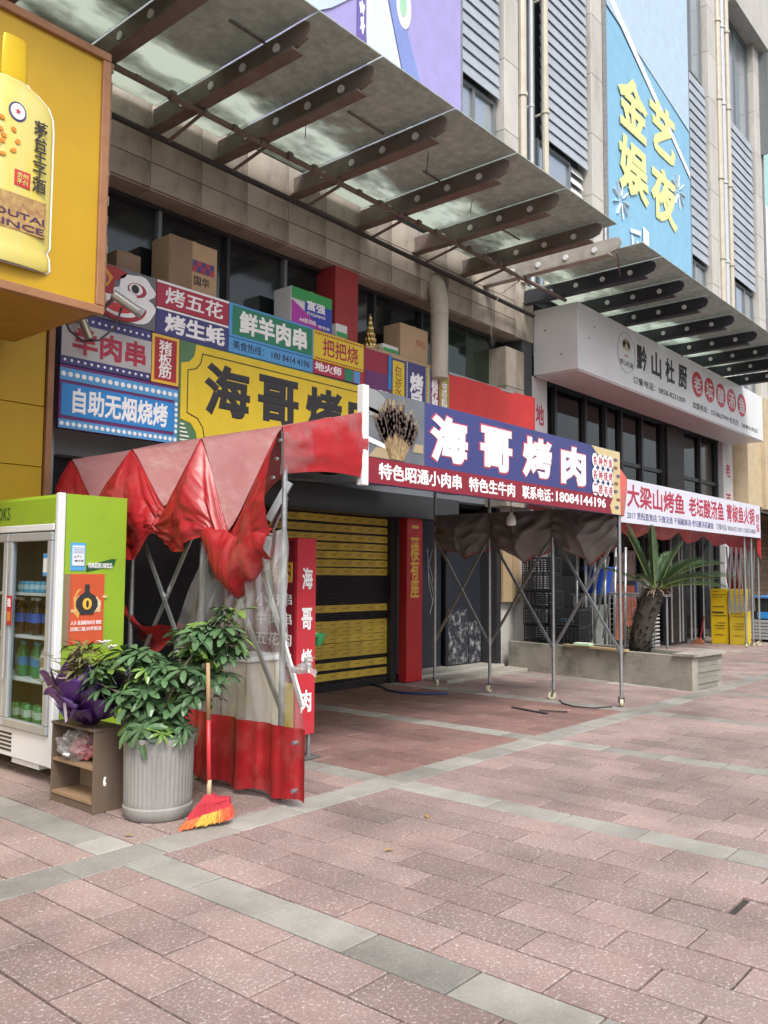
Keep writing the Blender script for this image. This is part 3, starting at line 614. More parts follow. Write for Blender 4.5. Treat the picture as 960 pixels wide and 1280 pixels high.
b = carton('paper_box', 'green blue and magenta copy paper box on top of the signs', 6.68, 7.36, 7.12, 7.42, LZ+.0, 4.84, c_('box_white', (.72,.72,.74)))
rect('green_print', c_('grass_green', (.04,.36,.09)), b, 6.684, 7.356, 4.70, 4.836, 7.118); rect('blue_print', c_('royal_blue', (.03,.07,.45)), b, 6.90, 7.356, 4.41, 4.70, 7.118)
poly(b, 'magenta_print', c_('magenta', (.45,.04,.40)), [(6.684,4.41),(7.2,4.41),(6.95,4.55),(6.684,4.68)], 7.114)
text('富强', b, WHITEP, 6.93, 7.24, 4.61, 4.73, 7.112, bold=.03); text('FUQIANG', b, WHITEP, 6.93, 7.24, 4.545, 4.59, 7.112, bold=.02); text('A4\u590d\u5370\u7eb8', b, WHITEP, 6.80, 7.08, 4.44, 4.50, 7.109, bold=.02); text('\u65b0\u5305\u88c5', b, WHITEP, 7.12, 7.32, 4.43, 4.47, 7.112, bold=.01)
b = carton('paper_box', 'white and green paper box tipped behind the copy paper box', 7.42, 7.62, 7.1, 7.3, LZ, 4.56, c_('box_white2', (.72,.74,.72))); rect('green_print', c_('grass_green', (.04,.36,.09)), b, 7.424, 7.616, 4.41, 4.46, 7.097)
b = carton('paper_box', 'flat white and green box beside the gold ornament', 8.30, 8.62, 7.1, 7.3, LZ, 4.50, c_('box_white2', (.7,.72,.7))); rect('green_print', c_('grass_green', (.04,.36,.09)), b, 8.304, 8.616, 4.41, 4.45, 7.097)
b = carton('cardboard_box', 'closed cardboard box with faint red print beside the vent pipe', 8.66, 9.26, 7.10, 7.40, LZ, 4.86, CARD); text('易碎品', b, solid('faded_red_print', (.45,.2,.12), .7), 8.98, 9.2, 4.6, 4.7, 7.098)
o = thing('gold_ornament', 'gilded tiered lotus ornament on the ledge beside the red column', 'ornament', (8.16, 7.2, LZ))
GILT = solid('gilt', (.62,.47,.20), .28, metal=.9)
for i in range(5):
    z = LZ+.01+.075*i; r = .10-.017*i
    q = MB()
    for k in range(8):
        a = k*math.pi/4+i*.4
        q.lathe((8.16+r*.62*math.cos(a), 7.2+r*.62*math.sin(a), z), [(.004,0),(r*.42,.02),(r*.36,.05),(.004,.085)], 8)
    q.build('petal_tier', GILT, o, True)
MB().lathe((8.16,7.2,LZ+.38), [(.02,0),(.03,.03),(.004,.09)], 8).build('tip', GILT, o, True)
MB().lathe((8.16,7.2,LZ), [(.11,0),(.12,.02),(.06,.03)], 16).build('base', GILT, o, True)

# ================================================================ YELLOW LIQUOR SIGN AND YELLOW SHOP FRONT (left)
YWALL = mat('yellow_shop_wall', (.50,.315,.008), .5, (.45,.275,.007), 2, dirt=(.45,.28,.02), dscale=2, damt=.4)
WOODF = mat('brown_sign_frame', (.33,.16,.075), .55, (.26,.12,.055), 4, dirt=(.15,.07,.04), dscale=6, damt=.5)
ys = thing('liquor_shop_front', 'plain yellow panelled wall of the liquor shop behind the fridge', 'building', (1.5, 7.1, 0))
for z0, z1 in ((0,1.2),(1.206,2.4),(2.406,2.93),(2.936,4.2)):
    for i in range(4): MB().bbox(-1.2+1.22*i, .014+1.22*i, 7.02, 7.2, z0, z1, .003).build('wall_panel', YWALL, ys)
box('corner_post', WOODF, ys, 3.685, 3.74, 6.99, 7.22, 0, 4.2)
box('rear_wall', GREYW, ys, -6, 3.68, 7.22, 9.2, 0, 8.5)
ysn = thing('liquor_sign', 'big yellow framed box sign with a liquor bottle picture at upper left', 'sign', (1.8, 5.6, 3.39))
QY = 5.60
YFACE = mat('yellow_sign_face', (.50,.305,.007), .42, (.45,.27,.006), 2, dirt=(.40,.24,.02), dscale=2.2, damt=.35)
box('sign_box', mat('sign_box_side', (.36,.20,.03), .6, (.28,.15,.02), 3), ysn, .2, 3.33, QY+.004, 6.9, 3.41, 5.35)
MB().box(.22, 3.29, QY-.004, QY+.002, 3.44, 5.33).build('sign_face', YFACE, ysn)
f = MB(); f.bbox(.14, 3.35, QY-.035, QY+.03, 5.32, 5.385, .006); f.bbox(.14, 3.35, QY-.035, QY+.03, 3.385, 3.45, .006); f.bbox(3.285, 3.352, QY-.033, QY+.03, 3.452, 5.318, .006); f.build('frame', WOODF, ysn)
fr = MB(); 
for i in range(26):
    z = 3.42+.074*i; fr.box(3.352, 3.37+rs.uniform(0,.02), QY+.0, QY+.5, z, z+.07)
fr.build('rotten_edge', mat('rotten_wood', (.25,.17,.11), .9, (.15,.10,.07), 8), ysn)
GOLD = mat('gold_bottle_print', (.78,.62,.10), .3, (.70,.66,.30), 1.6, stretch=(3,1,.4), metal=.25)
BCX = 2.625
bot = MB()
prof = [(.275,3.575),(.30,3.60),(.295,3.68),(.275,3.72),(.295,3.76),(.295,4.60),(.285,4.70),(.25,4.77),(.17,4.825),(.11,4.85),(.092,4.87)]
capp = [(.085,4.872),(.092,4.88),(.087,5.13),(.080,5.165),(.03,5.175)]
def half(mb, pr, y, dep):
    n = 24; vs = []; fs = []
    for r, z in pr:
        for k in range(n+1):
            a = math.pi*k/n; vs.append((BCX-r*math.cos(a), y-dep*math.sin(a)*(r/.295), z))
    for i in range(len(pr)-1):
        for k in range(n): fs.append((i*(n+1)+k, i*(n+1)+k+1, (i+1)*(n+1)+k+1, (i+1)*(n+1)+k))
    mb.add(vs, fs)
half(bot, prof, QY-.006, .055); bo = bot.build('bottle_relief', GOLD, ysn, 40, label='pale gold bottle relief on the sign')
cp = MB(); half(cp, capp, QY-.006, .055); cp.build('bottle_cap', mat('yellow_cap_print', (.80,.52,.01), .3, (.75,.5,.01), 1, metal=.2), bo, 40)
outl = [(BCX+s*(r+.012), z) for s, seq in ((1, prof), (-1, prof[::-1])) for r, z in seq]
MB().prism(outl, 'y', QY-.008, QY-.005).build('cutout_edge', WHITEP, bo)
BY = QY-.115
def btxt(t, m, x0, x1, z0, z1, lift, **k): text(t, bo, m, x0, x1, z0, z1, QY-lift, **k)
btxt('茅台王子酒', BLACKP, 2.755, 2.855, 4.11, 4.62, .062, vert=True, bold=.02)
rg = MB(); rg.prism(blob(2.635,4.62,.062,.068,20), 'y', QY-.064, QY-.050); rg.build('emblem_ring', NAVY, bo); lbl = MB(); lbl.prism(blob(2.635,4.62,.05,.055,18), 'y', QY-.068, QY-.055); lbl.build('emblem', WHITEP, bo)
e2 = MB(); e2.prism([(2.635+(.022 if k % 2 == 0 else .009)*math.sin(k*math.pi/5), 4.62+(.022 if k % 2 == 0 else .009)*math.cos(k*math.pi/5)) for k in range(10)], 'y', QY-.071, QY-.068); e2.build('emblem_star', REDP, bo)
sl = MB(); sl.prism([(2.63,4.11),(2.74,4.11),(2.74,4.22),(2.63,4.22)], 'y', QY-.065, QY-.050); sl.build('seal', REDP, bo); btxt('贵州\n茅台', GOLD, 2.645, 2.725, 4.125, 4.205, .066)
lp = MB(); lp.prism([(2.40,3.80),(2.86,3.80),(2.86,4.05),(2.40,4.05)], 'y', QY-.064, QY-.030); lp.build('label_patch', mat('brown_label_print', (.50,.36,.12), .5, (.25,.10,.05), 22), bo)
btxt('MOUTAI', solid('dark_violet_print', (.07,.03,.08), .5), 2.40, 2.85, 3.885, 3.93, .065, bold=.02); btxt('PRINCE', MATS['dark_violet_print'], 2.40, 2.85, 3.815, 3.86, .065, bold=.02)
dg = MB()
for i in range(26):
    a = i*.55; x = 2.45+.012*i*math.cos(a)*.7; z = 4.40+.006*i*math.sin(a); dg.prism(blob(x, z, .022, .016, 7, wob=.2, seed=i), 'y', QY-.068, QY-.050)
tag(dg.build('dragon_print', mat('orange_print', (.70,.26,.03), .5), bo), kind='stuff')
# ================================================================ UPPER BANNERS
def banner(name, label, x0, x1, z0, z1, m, y=7.14):
    t = thing(name, label, 'banner', ((x0+x1)/2, y, z0))
    MB().grid(lambda u, v: (x0+(x1-x0)*u, y+.006*math.sin(u*5+v*3), z0+(z1-z0)*v), 20, 20).build('sheet', m, t, True)
    MB().box(x0-.03, x0, y-.02, y+.3, z0, z1).build('side_rail', STEEL, t); MB().box(x1, x1+.03, y-.02, y+.3, z0, z1).build('side_rail', STEEL, t)
    return t
LILAC = c_('lilac', (.42,.38,.74)); PBLUE = c_('pale_blue', (.62,.74,.86)); DBLUE = c_('mid_violet', (.18,.13,.45)); CORN = c_('cornflower', (.25,.33,.70))
s = banner('advert_banner', 'lilac and pale blue advertising banner hanging above the first canopy', 5.6, 10.10, 6.5, 13, LILAC)
BYY = 7.125
poly(s, 'light_print', PBLUE, [(5.62,7.4),(7.3,8.55),(7.75,8.95),(7.75,12.9),(5.62,12.9)], BYY); poly(s, 'light_print', c_('white_print', (.74,.80,.84)), [(8.0,7.6),(8.95,7.6),(8.35,9.3),(8.4,12.9),(7.95,12.9),(7.95,8.6)], BYY)
poly(s, 'blue_print', CORN, [(8.97,7.6),(9.5,7.6),(8.6,9.4),(8.38,9.3)], BYY); poly(s, 'violet_print', DBLUE, [(7.77,7.6),(7.98,7.6),(7.93,8.8),(7.9,10),(7.78,10)], BYY); poly(s, 'script_print', WHITEP, blob(7.86,8.85,.05,.09,12,wob=.3), BYY-.004); poly(s, 'script_print', WHITEP, blob(7.87,8.62,.04,.12,12,wob=.35,seed=2), BYY-.004)
poly(s, 'round_print', WHITEP, blob(8.72,9.32,.16,.32), BYY-.004); poly(s, 'round_print', c_('mint', (.45,.75,.55)), blob(8.70,9.32,.08,.16), BYY-.008)
s = banner('advert_banner', 'tall pale blue banner with four big yellow characters above the second canopy', 15.02, 19.36, 6.4, 17, c_('banner_blue', (.26,.54,.76)))
poly(s, 'light_print', c_('banner_pale', (.52,.68,.82)), [(15.04,12.75),(19.34,11.9),(19.34,16.9),(15.04,16.9)], BYY); poly(s, 'stripe_print', WHITEP, [(15.04,12.95),(19.34,10.75),(19.34,10.9),(15.04,13.2)], BYY-.004)
YCH = c_('lemon', (.85,.84,.36))
text('金', s, YCH, 15.5, 16.95, 10.55, 11.75, BYY-.008, bold=.04); text('娱', s, YCH, 15.5, 16.95, 9.2, 10.4, BYY-.008, bold=.04); text('艺', s, YCH, 17.05, 18.45, 10.65, 11.85, BYY-.008, bold=.04); text('夜', s, YCH, 17.05, 18.5, 9.15, 10.4, BYY-.008, bold=.04)
def firework(cx, cz, r):
    q = MB()
    for k in range(9): a = k*2*math.pi/9; q.bar((cx+.25*r*math.cos(a),BYY-.004,cz+.25*r*math.sin(a)), (cx+r*math.cos(a),BYY-.004,cz+r*math.sin(a)), .045, .01)
    q.build('firework_print', WHITEP, s)
firework(15.6, 8.95, .38); firework(18.6, 10.2, .4); 
for (x0, x1, zt) in ((16.62,16.9,8.75),(16.95,17.1,8.3),(17.15,17.3,8.15),(16.05,16.15,8.4),(16.3,16.55,8.35)): poly(s, 'bar_print', WHITEP, [(x0,7.2),(x1,7.2),(x1,zt-.05),(x0,zt)], BYY-.004)
poly(s, 'bar_print', WHITEP, [(16.0,8.42),(16.5,8.5),(16.5,8.6),(16.0,8.5)], BYY-.006)
s = banner('advert_banner', 'far banner in pale blue and green at the right edge', 25.25, 29, 6.4, 16.6, c_('banner_mint', (.45,.75,.72)), 7.18)
poly(s, 'light_print', WHITEP, [(25.3,6.5),(28.9,6.5),(28.9,11.9),(25.3,12.2)], 7.165)

# ================================================================ RESTAURANT NEXT DOOR
rst = thing('restaurant_building', 'dark glazed restaurant front below the long white sign', 'building', (16, 7.4, 0))
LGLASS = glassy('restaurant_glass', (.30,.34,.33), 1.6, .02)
box('floor', MATS['light_floor_tile'], rst, 12.4, 22.4, 7.5, 8.88, -.1, .06)
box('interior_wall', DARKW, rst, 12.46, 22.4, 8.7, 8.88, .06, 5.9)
xs = [12.86, 13.32, 14.46, 15.3, 16.0, 16.98, 18.1, 19.15, 20.3, 21.45]
for i in range(len(xs)-1):
    for z0, z1 in ((.1,2.42),(2.5,3.72),(3.8,4.8)):
        MB().box(xs[i]+.03, xs[i+1]-.03, 7.43, 7.442, z0, z1).build('pane', LGLASS, rst)
for i, x in enumerate(xs): box('mullion', DKFRAME, rst, x-.04, x+.04, 7.36, 7.5, .0, 4.82)
for z in (2.42,3.72): box('transom', DKFRAME, rst, 12.86, 21.45, 7.385, 7.48, z, z+.08)
box('wide_pier', mat('brown_black_pier', (.035,.03,.028), .5), rst, 18.15, 19.1, 7.30, 7.35, 0, 4.82)
COUP = c_('white_pier', (.62,.62,.63))
p = box('white_pier', COUP, rst, 12.30, 12.80, 7.245, 7.6, 0, 4.82); text('地', rst, CRIM, 12.42, 12.70, 4.02, 4.38, 7.245, bold=.03)
p = box('white_pier', COUP, rst, 21.5, 22.2, 7.245, 7.6, 0, 4.82); text('老', rst, CRIM, 21.68, 22.02, 3.98, 4.32, 7.245, bold=.03); text('百', rst, CRIM, 21.68, 22.02, 3.22, 3.56, 7.245, bold=.03)
# posters on the door, menu strips
DOORX = 17.2
pm = mat('orange_poster', (.45,.16,.03), .5, (.35,.02,.02), 2.2, detail=3)
for i, (x0, x1, z0, z1, m) in enumerate(((15.5,15.95,.25,1.35,pm),(16.0,16.55,.5,1.3,mat('red_menu', (.30,.05,.04), .5, (.5,.15,.05), 5)),(15.55,16.0,1.38,1.95,mat('photo_menu', (.4,.3,.3), .5, (.12,.05,.06), 9)),(16.05,16.5,1.4,2.0,mat('photo_menu2', (.35,.25,.24), .5, (.1,.03,.03), 9)))):
    rect('poster', m, rst, x0, x1, z0, z1, 7.355)
rect('pier_strip', BLACKP, rst, 12.95, 13.25, .6, 2.6, 7.35); text('家门的天', rst, WHITEP, 13.02, 13.18, .8, 2.5, 7.345, vert=True)
rect('green_glass_board', mat('pale_green_board', (.30,.36,.32), .3), rst, 14.5, 15.25, .1, .95, 7.36)
# long white sign box
ws = thing('restaurant_sign', 'long white box sign with black and red round characters', 'sign', (17, 6.4, 4.82))
WY = 6.40
for i in range(4): x0 = 12.32+2.4*i; MB().bbox(x0, x0+2.397, WY, 7.22, 4.82, 5.92, .006).build('sign_box', WHITEALU, ws)
MB().box(12.36, 21.9, 6.42, 7.2, 4.800, 4.819).build('soffit', WHITEALU, ws)
for x, z in ((12.9,5.62),(12.7,5.4)): MB().tube([(x,WY-.006,z),(x,WY+.004,z)], .014, 8).build('screw', BLACKP, ws)
for y, z in ((6.7,5.1),(7.0,5.55)): MB().tube([(12.314,y,z),(12.324,y,z)], .014, 8).build('screw', BLACKP, ws)
GREYT = solid('pale_gold_print', (.55,.48,.32), .5)
ring = MB(); rp_ = [(14.13+.36*math.cos(a*math.pi/16), 5.44+.36*math.sin(a*math.pi/16)) for a in range(32)]
for i in range(32): a, b = rp_[i], rp_[(i+1) % 32]; ring.bar((a[0],WY-.003,a[1]), (b[0],WY-.003,b[1]), .010)
ring.build('emblem_ring', solid('faint_print', (.45,.44,.42), .5), ws)
em = MB()
for k in range(7): a = math.pi*(.1+.8*k/6); em.prism(blob(14.13+.13*math.cos(a), 5.53+.10*math.sin(a), .045, .075, 10), 'y', WY-.004, WY)
em.prism(blob(14.13,5.53,.07,.06,12), 'y', WY-.006, WY-.004); em.build('emblem_flower', GREYT, ws); rect('emblem_bar', solid('faded_red', (.45,.15,.1), .5), ws, 14.07, 14.19, 5.37, 5.40, WY)
text('黔山杜厨', ws, BLACKP, 13.87, 14.40, 5.20, 5.30, WY, bold=.0)
for i, ch in enumerate('黔山杜厨'): text(ch, ws, BLACKP, 14.56+.655*i, 15.02+.655*i, 5.24, 5.72, WY, bold=.035)
for i, ch in enumerate('老坛酸汤鱼'):
    cx = 17.55+.70*i; poly(ws, 'red_disc', REDP, blob(cx, 5.47, .30, .265, 26), WY); text(ch, ws, WHITEALU, cx-.2, cx+.2, 5.30, 5.64, WY-.004, bold=.02)
text('订餐电话：0858-8231009', ws, BLACKP, 14.40, 16.85, 4.95, 5.09, WY, bold=.02); text('加盟电话：15748627999 杜先生', ws, BLACKP, 17.25, 20.1, 4.94, 5.08, WY, bold=.02); text('（香榭水岸店）', ws, BLACKP, 20.3, 21.5, 4.95, 5.06, WY, bold=.0)

# far right house
fh = thing('corner_shop', 'beige shop corner with dark awning and brown slatted wall at far right', 'building', (25, 7.2, 0))
BEIGE = mat('beige_wall_tile', (.52,.42,.28), .7, (.44,.35,.23), 3, dirt=(.3,.24,.16), dscale=3, damt=.4)
box('upper_wall', BEIGE, fh, 22.3, 23.4, 6.9, 7.6, 3.3, 6.25); box('upper_wall', BEIGE, fh, 23.405, 32, 6.8, 7.6, 3.25, 6.2)
wv = MB().box(24.1, 25.6, 6.77, 6.798, 3.75, 5.2).build('window', MULL, fh); MB().box(24.16, 25.54, 6.76, 6.768, 3.81, 5.14).build('pane', GLASS_B, wv)
aw = MB(); aw.add([(22.6,6.9,3.2),(30,6.9,3.2),(30,5.9,2.85),(22.9,5.9,2.85)], [(0,1,2,3)]); aw.build('awning', mat('dark_awning', (.05,.05,.048), .7), fh)
fr_ = MB()
for i in range(60): x = 22.9+.118*i; fr_.add([(x,5.895,2.85),(x+.10,5.895,2.85),(x+.10,5.89,2.62-.03*(i%2)),(x,5.89,2.62-.03*(i%2))], [(0,1,2,3)])
fr_.build('awning_fringe', mat('striped_fringe', (.25,.25,.24), .7, (.08,.08,.08), 8), fh)
SID = mat('brown_siding', (.20,.135,.08), .75, (.14,.09,.055), 4, rand=.15)
for i in range(26): MB().bbox(22.3, 32, 7.28+.004*(i % 2), 7.4, .02+.122*i, .135+.122*i, .005).build('siding_plank', SID, fh)
mtc = mat('corrugated_grey', (.33,.34,.35), .5, (.27,.28,.28), 3)
# ================================================================ ROLLER SHUTTER AND RED PILLAR
sh = thing('roller_shutter', 'closed black roller shutter covered with rows of yellow labels', 'shutter', (8, 7.7, 0))
SHB = mat('black_shutter', (.028,.027,.026), .42, (.022,.02,.02), 6, metal=.2, dirt=(.08,.07,.06), dscale=5, damt=.4)
sm = MB(); prof = []
n = 74; 
for i in range(n):
    z = .1+i*.0295; prof += [(7.715,z),(7.700,z+.007),(7.700,z+.020),(7.715,z+.027)]
vs = []; fs = []
for y, z in prof: vs += [(6.9,y,z),(9.12,y,z)]
for i in range(len(prof)-1): fs.append((2*i,2*i+1,2*i+3,2*i+2))
sm.add(vs, fs); tag(sm.build('shutter_slats', SHB, sh), kind='stuff')
MB().bbox(6.9, 9.12, 7.67, 7.74, .0, .10, .006).build('bottom_bar', SHB, sh)
YLAB = mat('yellow_label', (.70,.50,.07), .45, (.60,.42,.055), 5, rand=.12, dirt=(.2,.13,.03), dscale=9, damt=.45)
me = MB().box(0, .243, -.004, 0, -.020, .072).mesh('yellow_label', YLAB); mt = MB().box(.08, .17, -.006, -.0042, .024, .030).mesh('label_print', solid('brown_label_ink', (.20,.12,.03), .6))
for z in (2.19,2.065,1.945,1.83,1.72,1.61,1.50,1.02,.815,.72,.625,.525,.43,.285,.15):
    for i in range(9):
        o = inst(me, 'yellow_label', sh, (6.92+.2445*i, 7.699, z+rs.uniform(-.002,.002)))
        q = bpy.data.objects.new('label_print', mt); col.objects.link(q); q.parent = o
rp = thing('red_pillar', 'red pillar panel with yellow characters right of the shutter', 'sign', (9.43, 7.45, 0))
MB().bbox(9.255, 9.605, 7.45, 7.60, .01, 2.32, .006).build('panel', mat('red_pillar_vinyl', (.50,.022,.026), .4, (.42,.02,.022), 4, dirt=(.25,.05,.04), dscale=5, damt=.4), rp)
text('二楼有座', rp, GOLDP, 9.33, 9.53, 1.16, 2.18, 7.449, bold=.03, vert=True)

# ================================================================ FOLDING TENT
HL, HR = [4.27, 5.15, 6.06, 7.0], [4.33, 5.2, 6.12, 7.0]
XL, XR = 3.94, 9.30
tent = thing('folding_tent', 'red folding market tent on wheeled steel frame in front of the shutter', 'tent', (6.6, 5.6, 0))
def zr(x): return 2.50+.265*max(0, min(x-XL, 1.36))
SAG = [.64, .43, .34]
def bay(v, H=HL):
    k = min(2, int(v*3)); t = v*3-k; return k, t, H[k]+(H[k+1]-H[k])*t
def nz(x, y, z=0, s=1.): return noise.noise(Vector((x*s, y*s, z*s)))
def tri(k, t): m_ = (.58,.44,.54)[k]; return t/m_ if t < m_ else (1-t)/(1-m_)
def roof_pt(u, v, lift=0):
    x = XL+(9.42-XL)*(u**1.6); k, t, yl = bay(v); yr = HR[k]+(HR[k+1]-HR[k])*t; f = (x-XL)/(9.42-XL); y = yl*(1-f)+yr*f
    s = tri(k, t); s = .75*s+.25*s*s*(3-2*s)
    sg = SAG[k]*max(0, 1-(x-XL)/1.25)**1.35+.07
    return (x-.03*s*max(0,1-(x-XL)), y, zr(x)-sg*s+.03*nz(x,y,0,4)*s+.02*nz(x*2.2,y*.8,3,1)+lift)
MB().grid(lambda u, v: roof_pt(u, v), 70, 72).build('roof', PINK, tent, True, label='dusty faded red roof sheet sagging between the hoops')
MB().grid(lambda u, v: roof_pt(.3+.7*u, v, -.02), 60, 60).build('roof_lining', LINING, tent, True)
MB().grid(lambda u, v: roof_pt(.29*u, v, -.014), 12, 72).build('eave_strip', RED, tent, True)
# left end: bunched curtain under the sagging eave
def curtain_l(u, w):
    k, t, y = bay(u); s = tri(k, t); top = roof_pt(0, u); hp = 1-s
    L = .36+.38*hp+.12*math.sin(t*6.3+k*1.7)+.06*nz(y*4,0,k,1)
    z = top[2]-.005-L*w
    fold = math.sin((t-.5)*math.pi*2)*.0
    pull = (.5-t)*.22*w*s*2 if k else (.5-t)*.12*w*s*2
    bulge = .09*math.sin(math.pi*min(1, w*1.02))*(.4+.6*hp)+.05*w+.07*w*hp
    dh = t*.9 if t < .5 else -(1-t)*.9; hk = k if t < .5 else k+1; ra = dh/(w*.75+.10)     # folds fan out from each hoop top
    wr = -.075*w**.9*abs(math.sin(ra*4.2+hk*1.9))+.05*w-.06*abs(nz(y*3.5+5,w*4.5,k+3,1.2))*w+.03*abs(nz(y*9,w*8,k,1))*w-.008*abs(nz(y*15+w*9,w*11-y*6,k,1))*w
    return (XL-.012-bulge+wr, y+pull+.02*nz(y,w,3,4)*w, z+.05*w*math.sin(t*11+k*2))
MB().grid(curtain_l, 260, 60).build('end_curtain', RED, tent, True)
# rolled swag at the front corner
def swag(u, w):
    y = 4.98-.70*u; a = w*1.75*math.pi; r = .10+.05*math.sin(math.pi*u)
    drop = .20*math.sin(math.pi*min(1,u*1.1))**1.2
    r *= 1-.30*abs(nz(u*4+w*2,w*2.4-u*3,1,1))-.12*abs(nz(u*11,w*6,5,1))
    return (XL-.06-r*math.sin(a)*.8, y+.03*nz(y,w,1,6), 1.80-.10*u-drop+r*math.cos(a)*(1+.5*math.sin(math.pi*u))+.02*nz(y*5,w*4,2,1))
MB().grid(swag, 60, 44).build('rolled_swag', RED, tent, True)
# red flap dangling between the fridge and the clear curtain
def flap(u, w): return (XL+.06-.05*math.sin(3*u+w*4), 6.25-.78*u, 1.28-.16*u-.22*w*(.35+.65*math.sin(math.pi*u))-.25*(1-abs(2*u-1))**.8*.5+.02*nz(u*6,w*6,5,1))
MB().grid(flap, 22, 10).build('loose_flap', RED, tent, True)
# front fascia at left of the banner, its lining, right end piece
def fascia(u, w, y0=4.262, d=0): x = 3.935+.86*u; zt = 2.50+.27*(x-3.935)-.0; zb = 2.17+.02*u+.05*math.sin(u*2.6); return (x, y0+d+.012*nz(x,w,0,5)-.02*math.sin(math.pi*w), zt+(zb-zt)*w)
MB().grid(fascia, 40, 16).build('front_fascia', mat('scorched_red_tarpaulin', (.40,.020,.024), .36, (.33,.016,.02), 4, bump=.3, bscale=9, dirt=(.24,.20,.20), dscale=1.9, damt=.75), tent, True)
MB().grid(lambda u, w: fascia(u, w, 4.285), 24, 6).build('fascia_lining', LINING, tent, True)
MB().grid(lambda u, w: (9.17+.32*u, 4.31-.03*math.sin(2*u+w*2)+.5*max(0,u-.8), 2.80-.22*u-(.60-.21*u)*w), 14, 10).build('front_fascia', mat('faded_red_tarpaulin', (.62,.09,.07), .4, (.5,.2,.17), 5), tent, True)
# sagging lining hanging inside at the front and along the right end
def inner_front(u, w):
    x = 4.95+4.3*u; return (x, 4.40+.75*w+.03*nz(x*2,w,2,1), 2.42-.16*math.sin(w*math.pi)*(.6+.4*math.sin(x*3.1))-.03+.05*w+.03*nz(x*3,w*3,1,1))
MB().grid(inner_front, 60, 12).build('inner_valance', LINING, tent, True)
def curtain_r(u, w):
    k, t, y = bay(u, HR); s = 1-abs(2*t-1); L = .60+.10*math.sin(t*math.pi+k)*s; hp = 1-s
    b = .20*math.sin(math.pi*w)*(.3+.7*s)
    drop = .17*s**.8
    return (XR-.03-b+.10*abs(math.sin((t*.9 if t < .5 else (t-1)*.9)/(w*.8+.12)*3.6+k))*w+.10*abs(nz(y*3,w*3.5,k+4,1)), y+.05*w*math.sin(t*6), 2.30-drop*w-L*w*.72+.05*w*nz(y*5,w*2,7,1))
MB().grid(curtain_r, 150, 34).build('end_curtain', LINING, tent, True, label='dark grey inner side of the rolled right curtain')
MB().grid(lambda u, w: tuple(Vector(curtain_r(u, .9+.1*w))+Vector((.03,0,-.012))), 60, 4).build('curtain_hem', RED, tent, True)
MB().grid(lambda u, w: (9.36+.1*u+.05*w, 4.36+.45*u, 2.22-.05*u-(.38-.1*u)*w+.03*nz(u*5,w*4,0,1)), 12, 10).build('corner_drape', LINING, tent, True)
# frame
CASW = solid('cream_wheel', (.55,.52,.36), .5)
def caster(p, x, y, parent, ang=0):
    m = MB(); ca, sa = math.cos(ang), math.sin(ang)
    m.bar((x-.02*ca,y-.02*sa,.115), (x+.02*ca,y+.02*sa,.115), .05, .012)
    ox, oy = -sa*.024, ca*.024
    for s in (-1,1): m.bar((x+s*ox,y+s*oy,.115), (x+.02*ca+s*ox,y+.02*sa+s*oy,.045), .008, .03)
    c = m.build('caster_fork', DKSTEEL, parent)
    wv_ = MB(); wx, wy = x+.02*ca, y+.02*sa; wv_.tube([(wx-ox*.7,wy-oy*.7,.048),(wx+ox*.7,wy+oy*.7,.048)], .047, 16); wv_.build('caster_wheel', CASW, parent, 40)
    MB().tube([(wx-ox*.8,wy-oy*.8,.048),(wx+ox*.8,wy+oy*.8,.048)], .016, 8).build('wheel_hub', DKSTEEL, parent)
def end_frame(X, H, top):
    for i, y in enumerate(H):
        m = MB(); m.tube([(X,y,.11),(X,y,top)], .021, 10); m.tube([(X,y,.60),(X,y,.64)], .027, 10); m.build('post', STEEL, tent, 40)
        caster(None, X, y, tent, .6+i*1.3)
    for i in range(3):
        a, b = H[i], H[i+1]
        MB().bar((X-.018,a,.62), (X-.018,b,2.02), .016, .032).build('scissor_bar', STEEL, tent)
        MB().bar((X+.018,a,2.02), (X+.018,b,.62), .016, .032).build('scissor_bar', STEEL, tent)
        MB().tube([(X-.03,(a+b)/2,1.32),(X+.03,(a+b)/2,1.32)], .014, 8).build('pivot_bolt', DKSTEEL, tent)
end_frame(XL+.03, HL, 2.46); end_frame(XR, HR, 2.75)
for j in range(4): MB().bar((XL+.03,HL[j],2.44), (XR,HR[j],2.68), .03).build('roof_bar', DKSTEEL, tent)
MB().bar((XL+.05,4.24,2.12), (XL-.03,4.36,1.86), .03, .05).build('loose_brace', STEEL, tent)
MB().bar((4.02,4.5,1.45), (4.02,4.12,.62), .02, .03).build('loose_brace', WHITEALU, tent)
# clear curtain with red skirt
PLAS = glassy('clear_plastic_sheet', (.84,.85,.84), 2.2, .06, .22, (.60,.60,.58), 1.45, 7)
def plastic(u, w):
    yt = 4.22+.78*u; yb = 3.98+1.5*u; f = w**(1.7-.85*min(1,u*2.5)); y = yt+(yb-yt)*f
    pl = (1-.7*w)*(.06*math.sin(u*26+3*math.sin(w*3))+.035*math.sin(u*57+w*6))+.03*nz(u*9,w*2,0,1)+.035*abs(nz(u*16,w*5,2,1))
    return (XL-.03+pl*.7-.03*math.sin(w*3)+.02*nz(u*6,w*5,1,1), y, 1.82-.12*math.sin(math.pi*u)-(1.32-.12*math.sin(math.pi*u))*w)
MB().grid(plastic, 140, 40).build('clear_curtain', PLAS, tent, True, label='crumpled clear plastic side curtain')
def skirt(u, w):
    p = Vector(plastic(u, 1)); return (p.x-.02*w+.02*nz(u*5,w*3,3,1)*w, p.y-.02*w+.0*u, .50-.455*w+.012*math.sin(u*25)*w)
MB().grid(skirt, 70, 12).build('red_skirt', RED, tent, True)
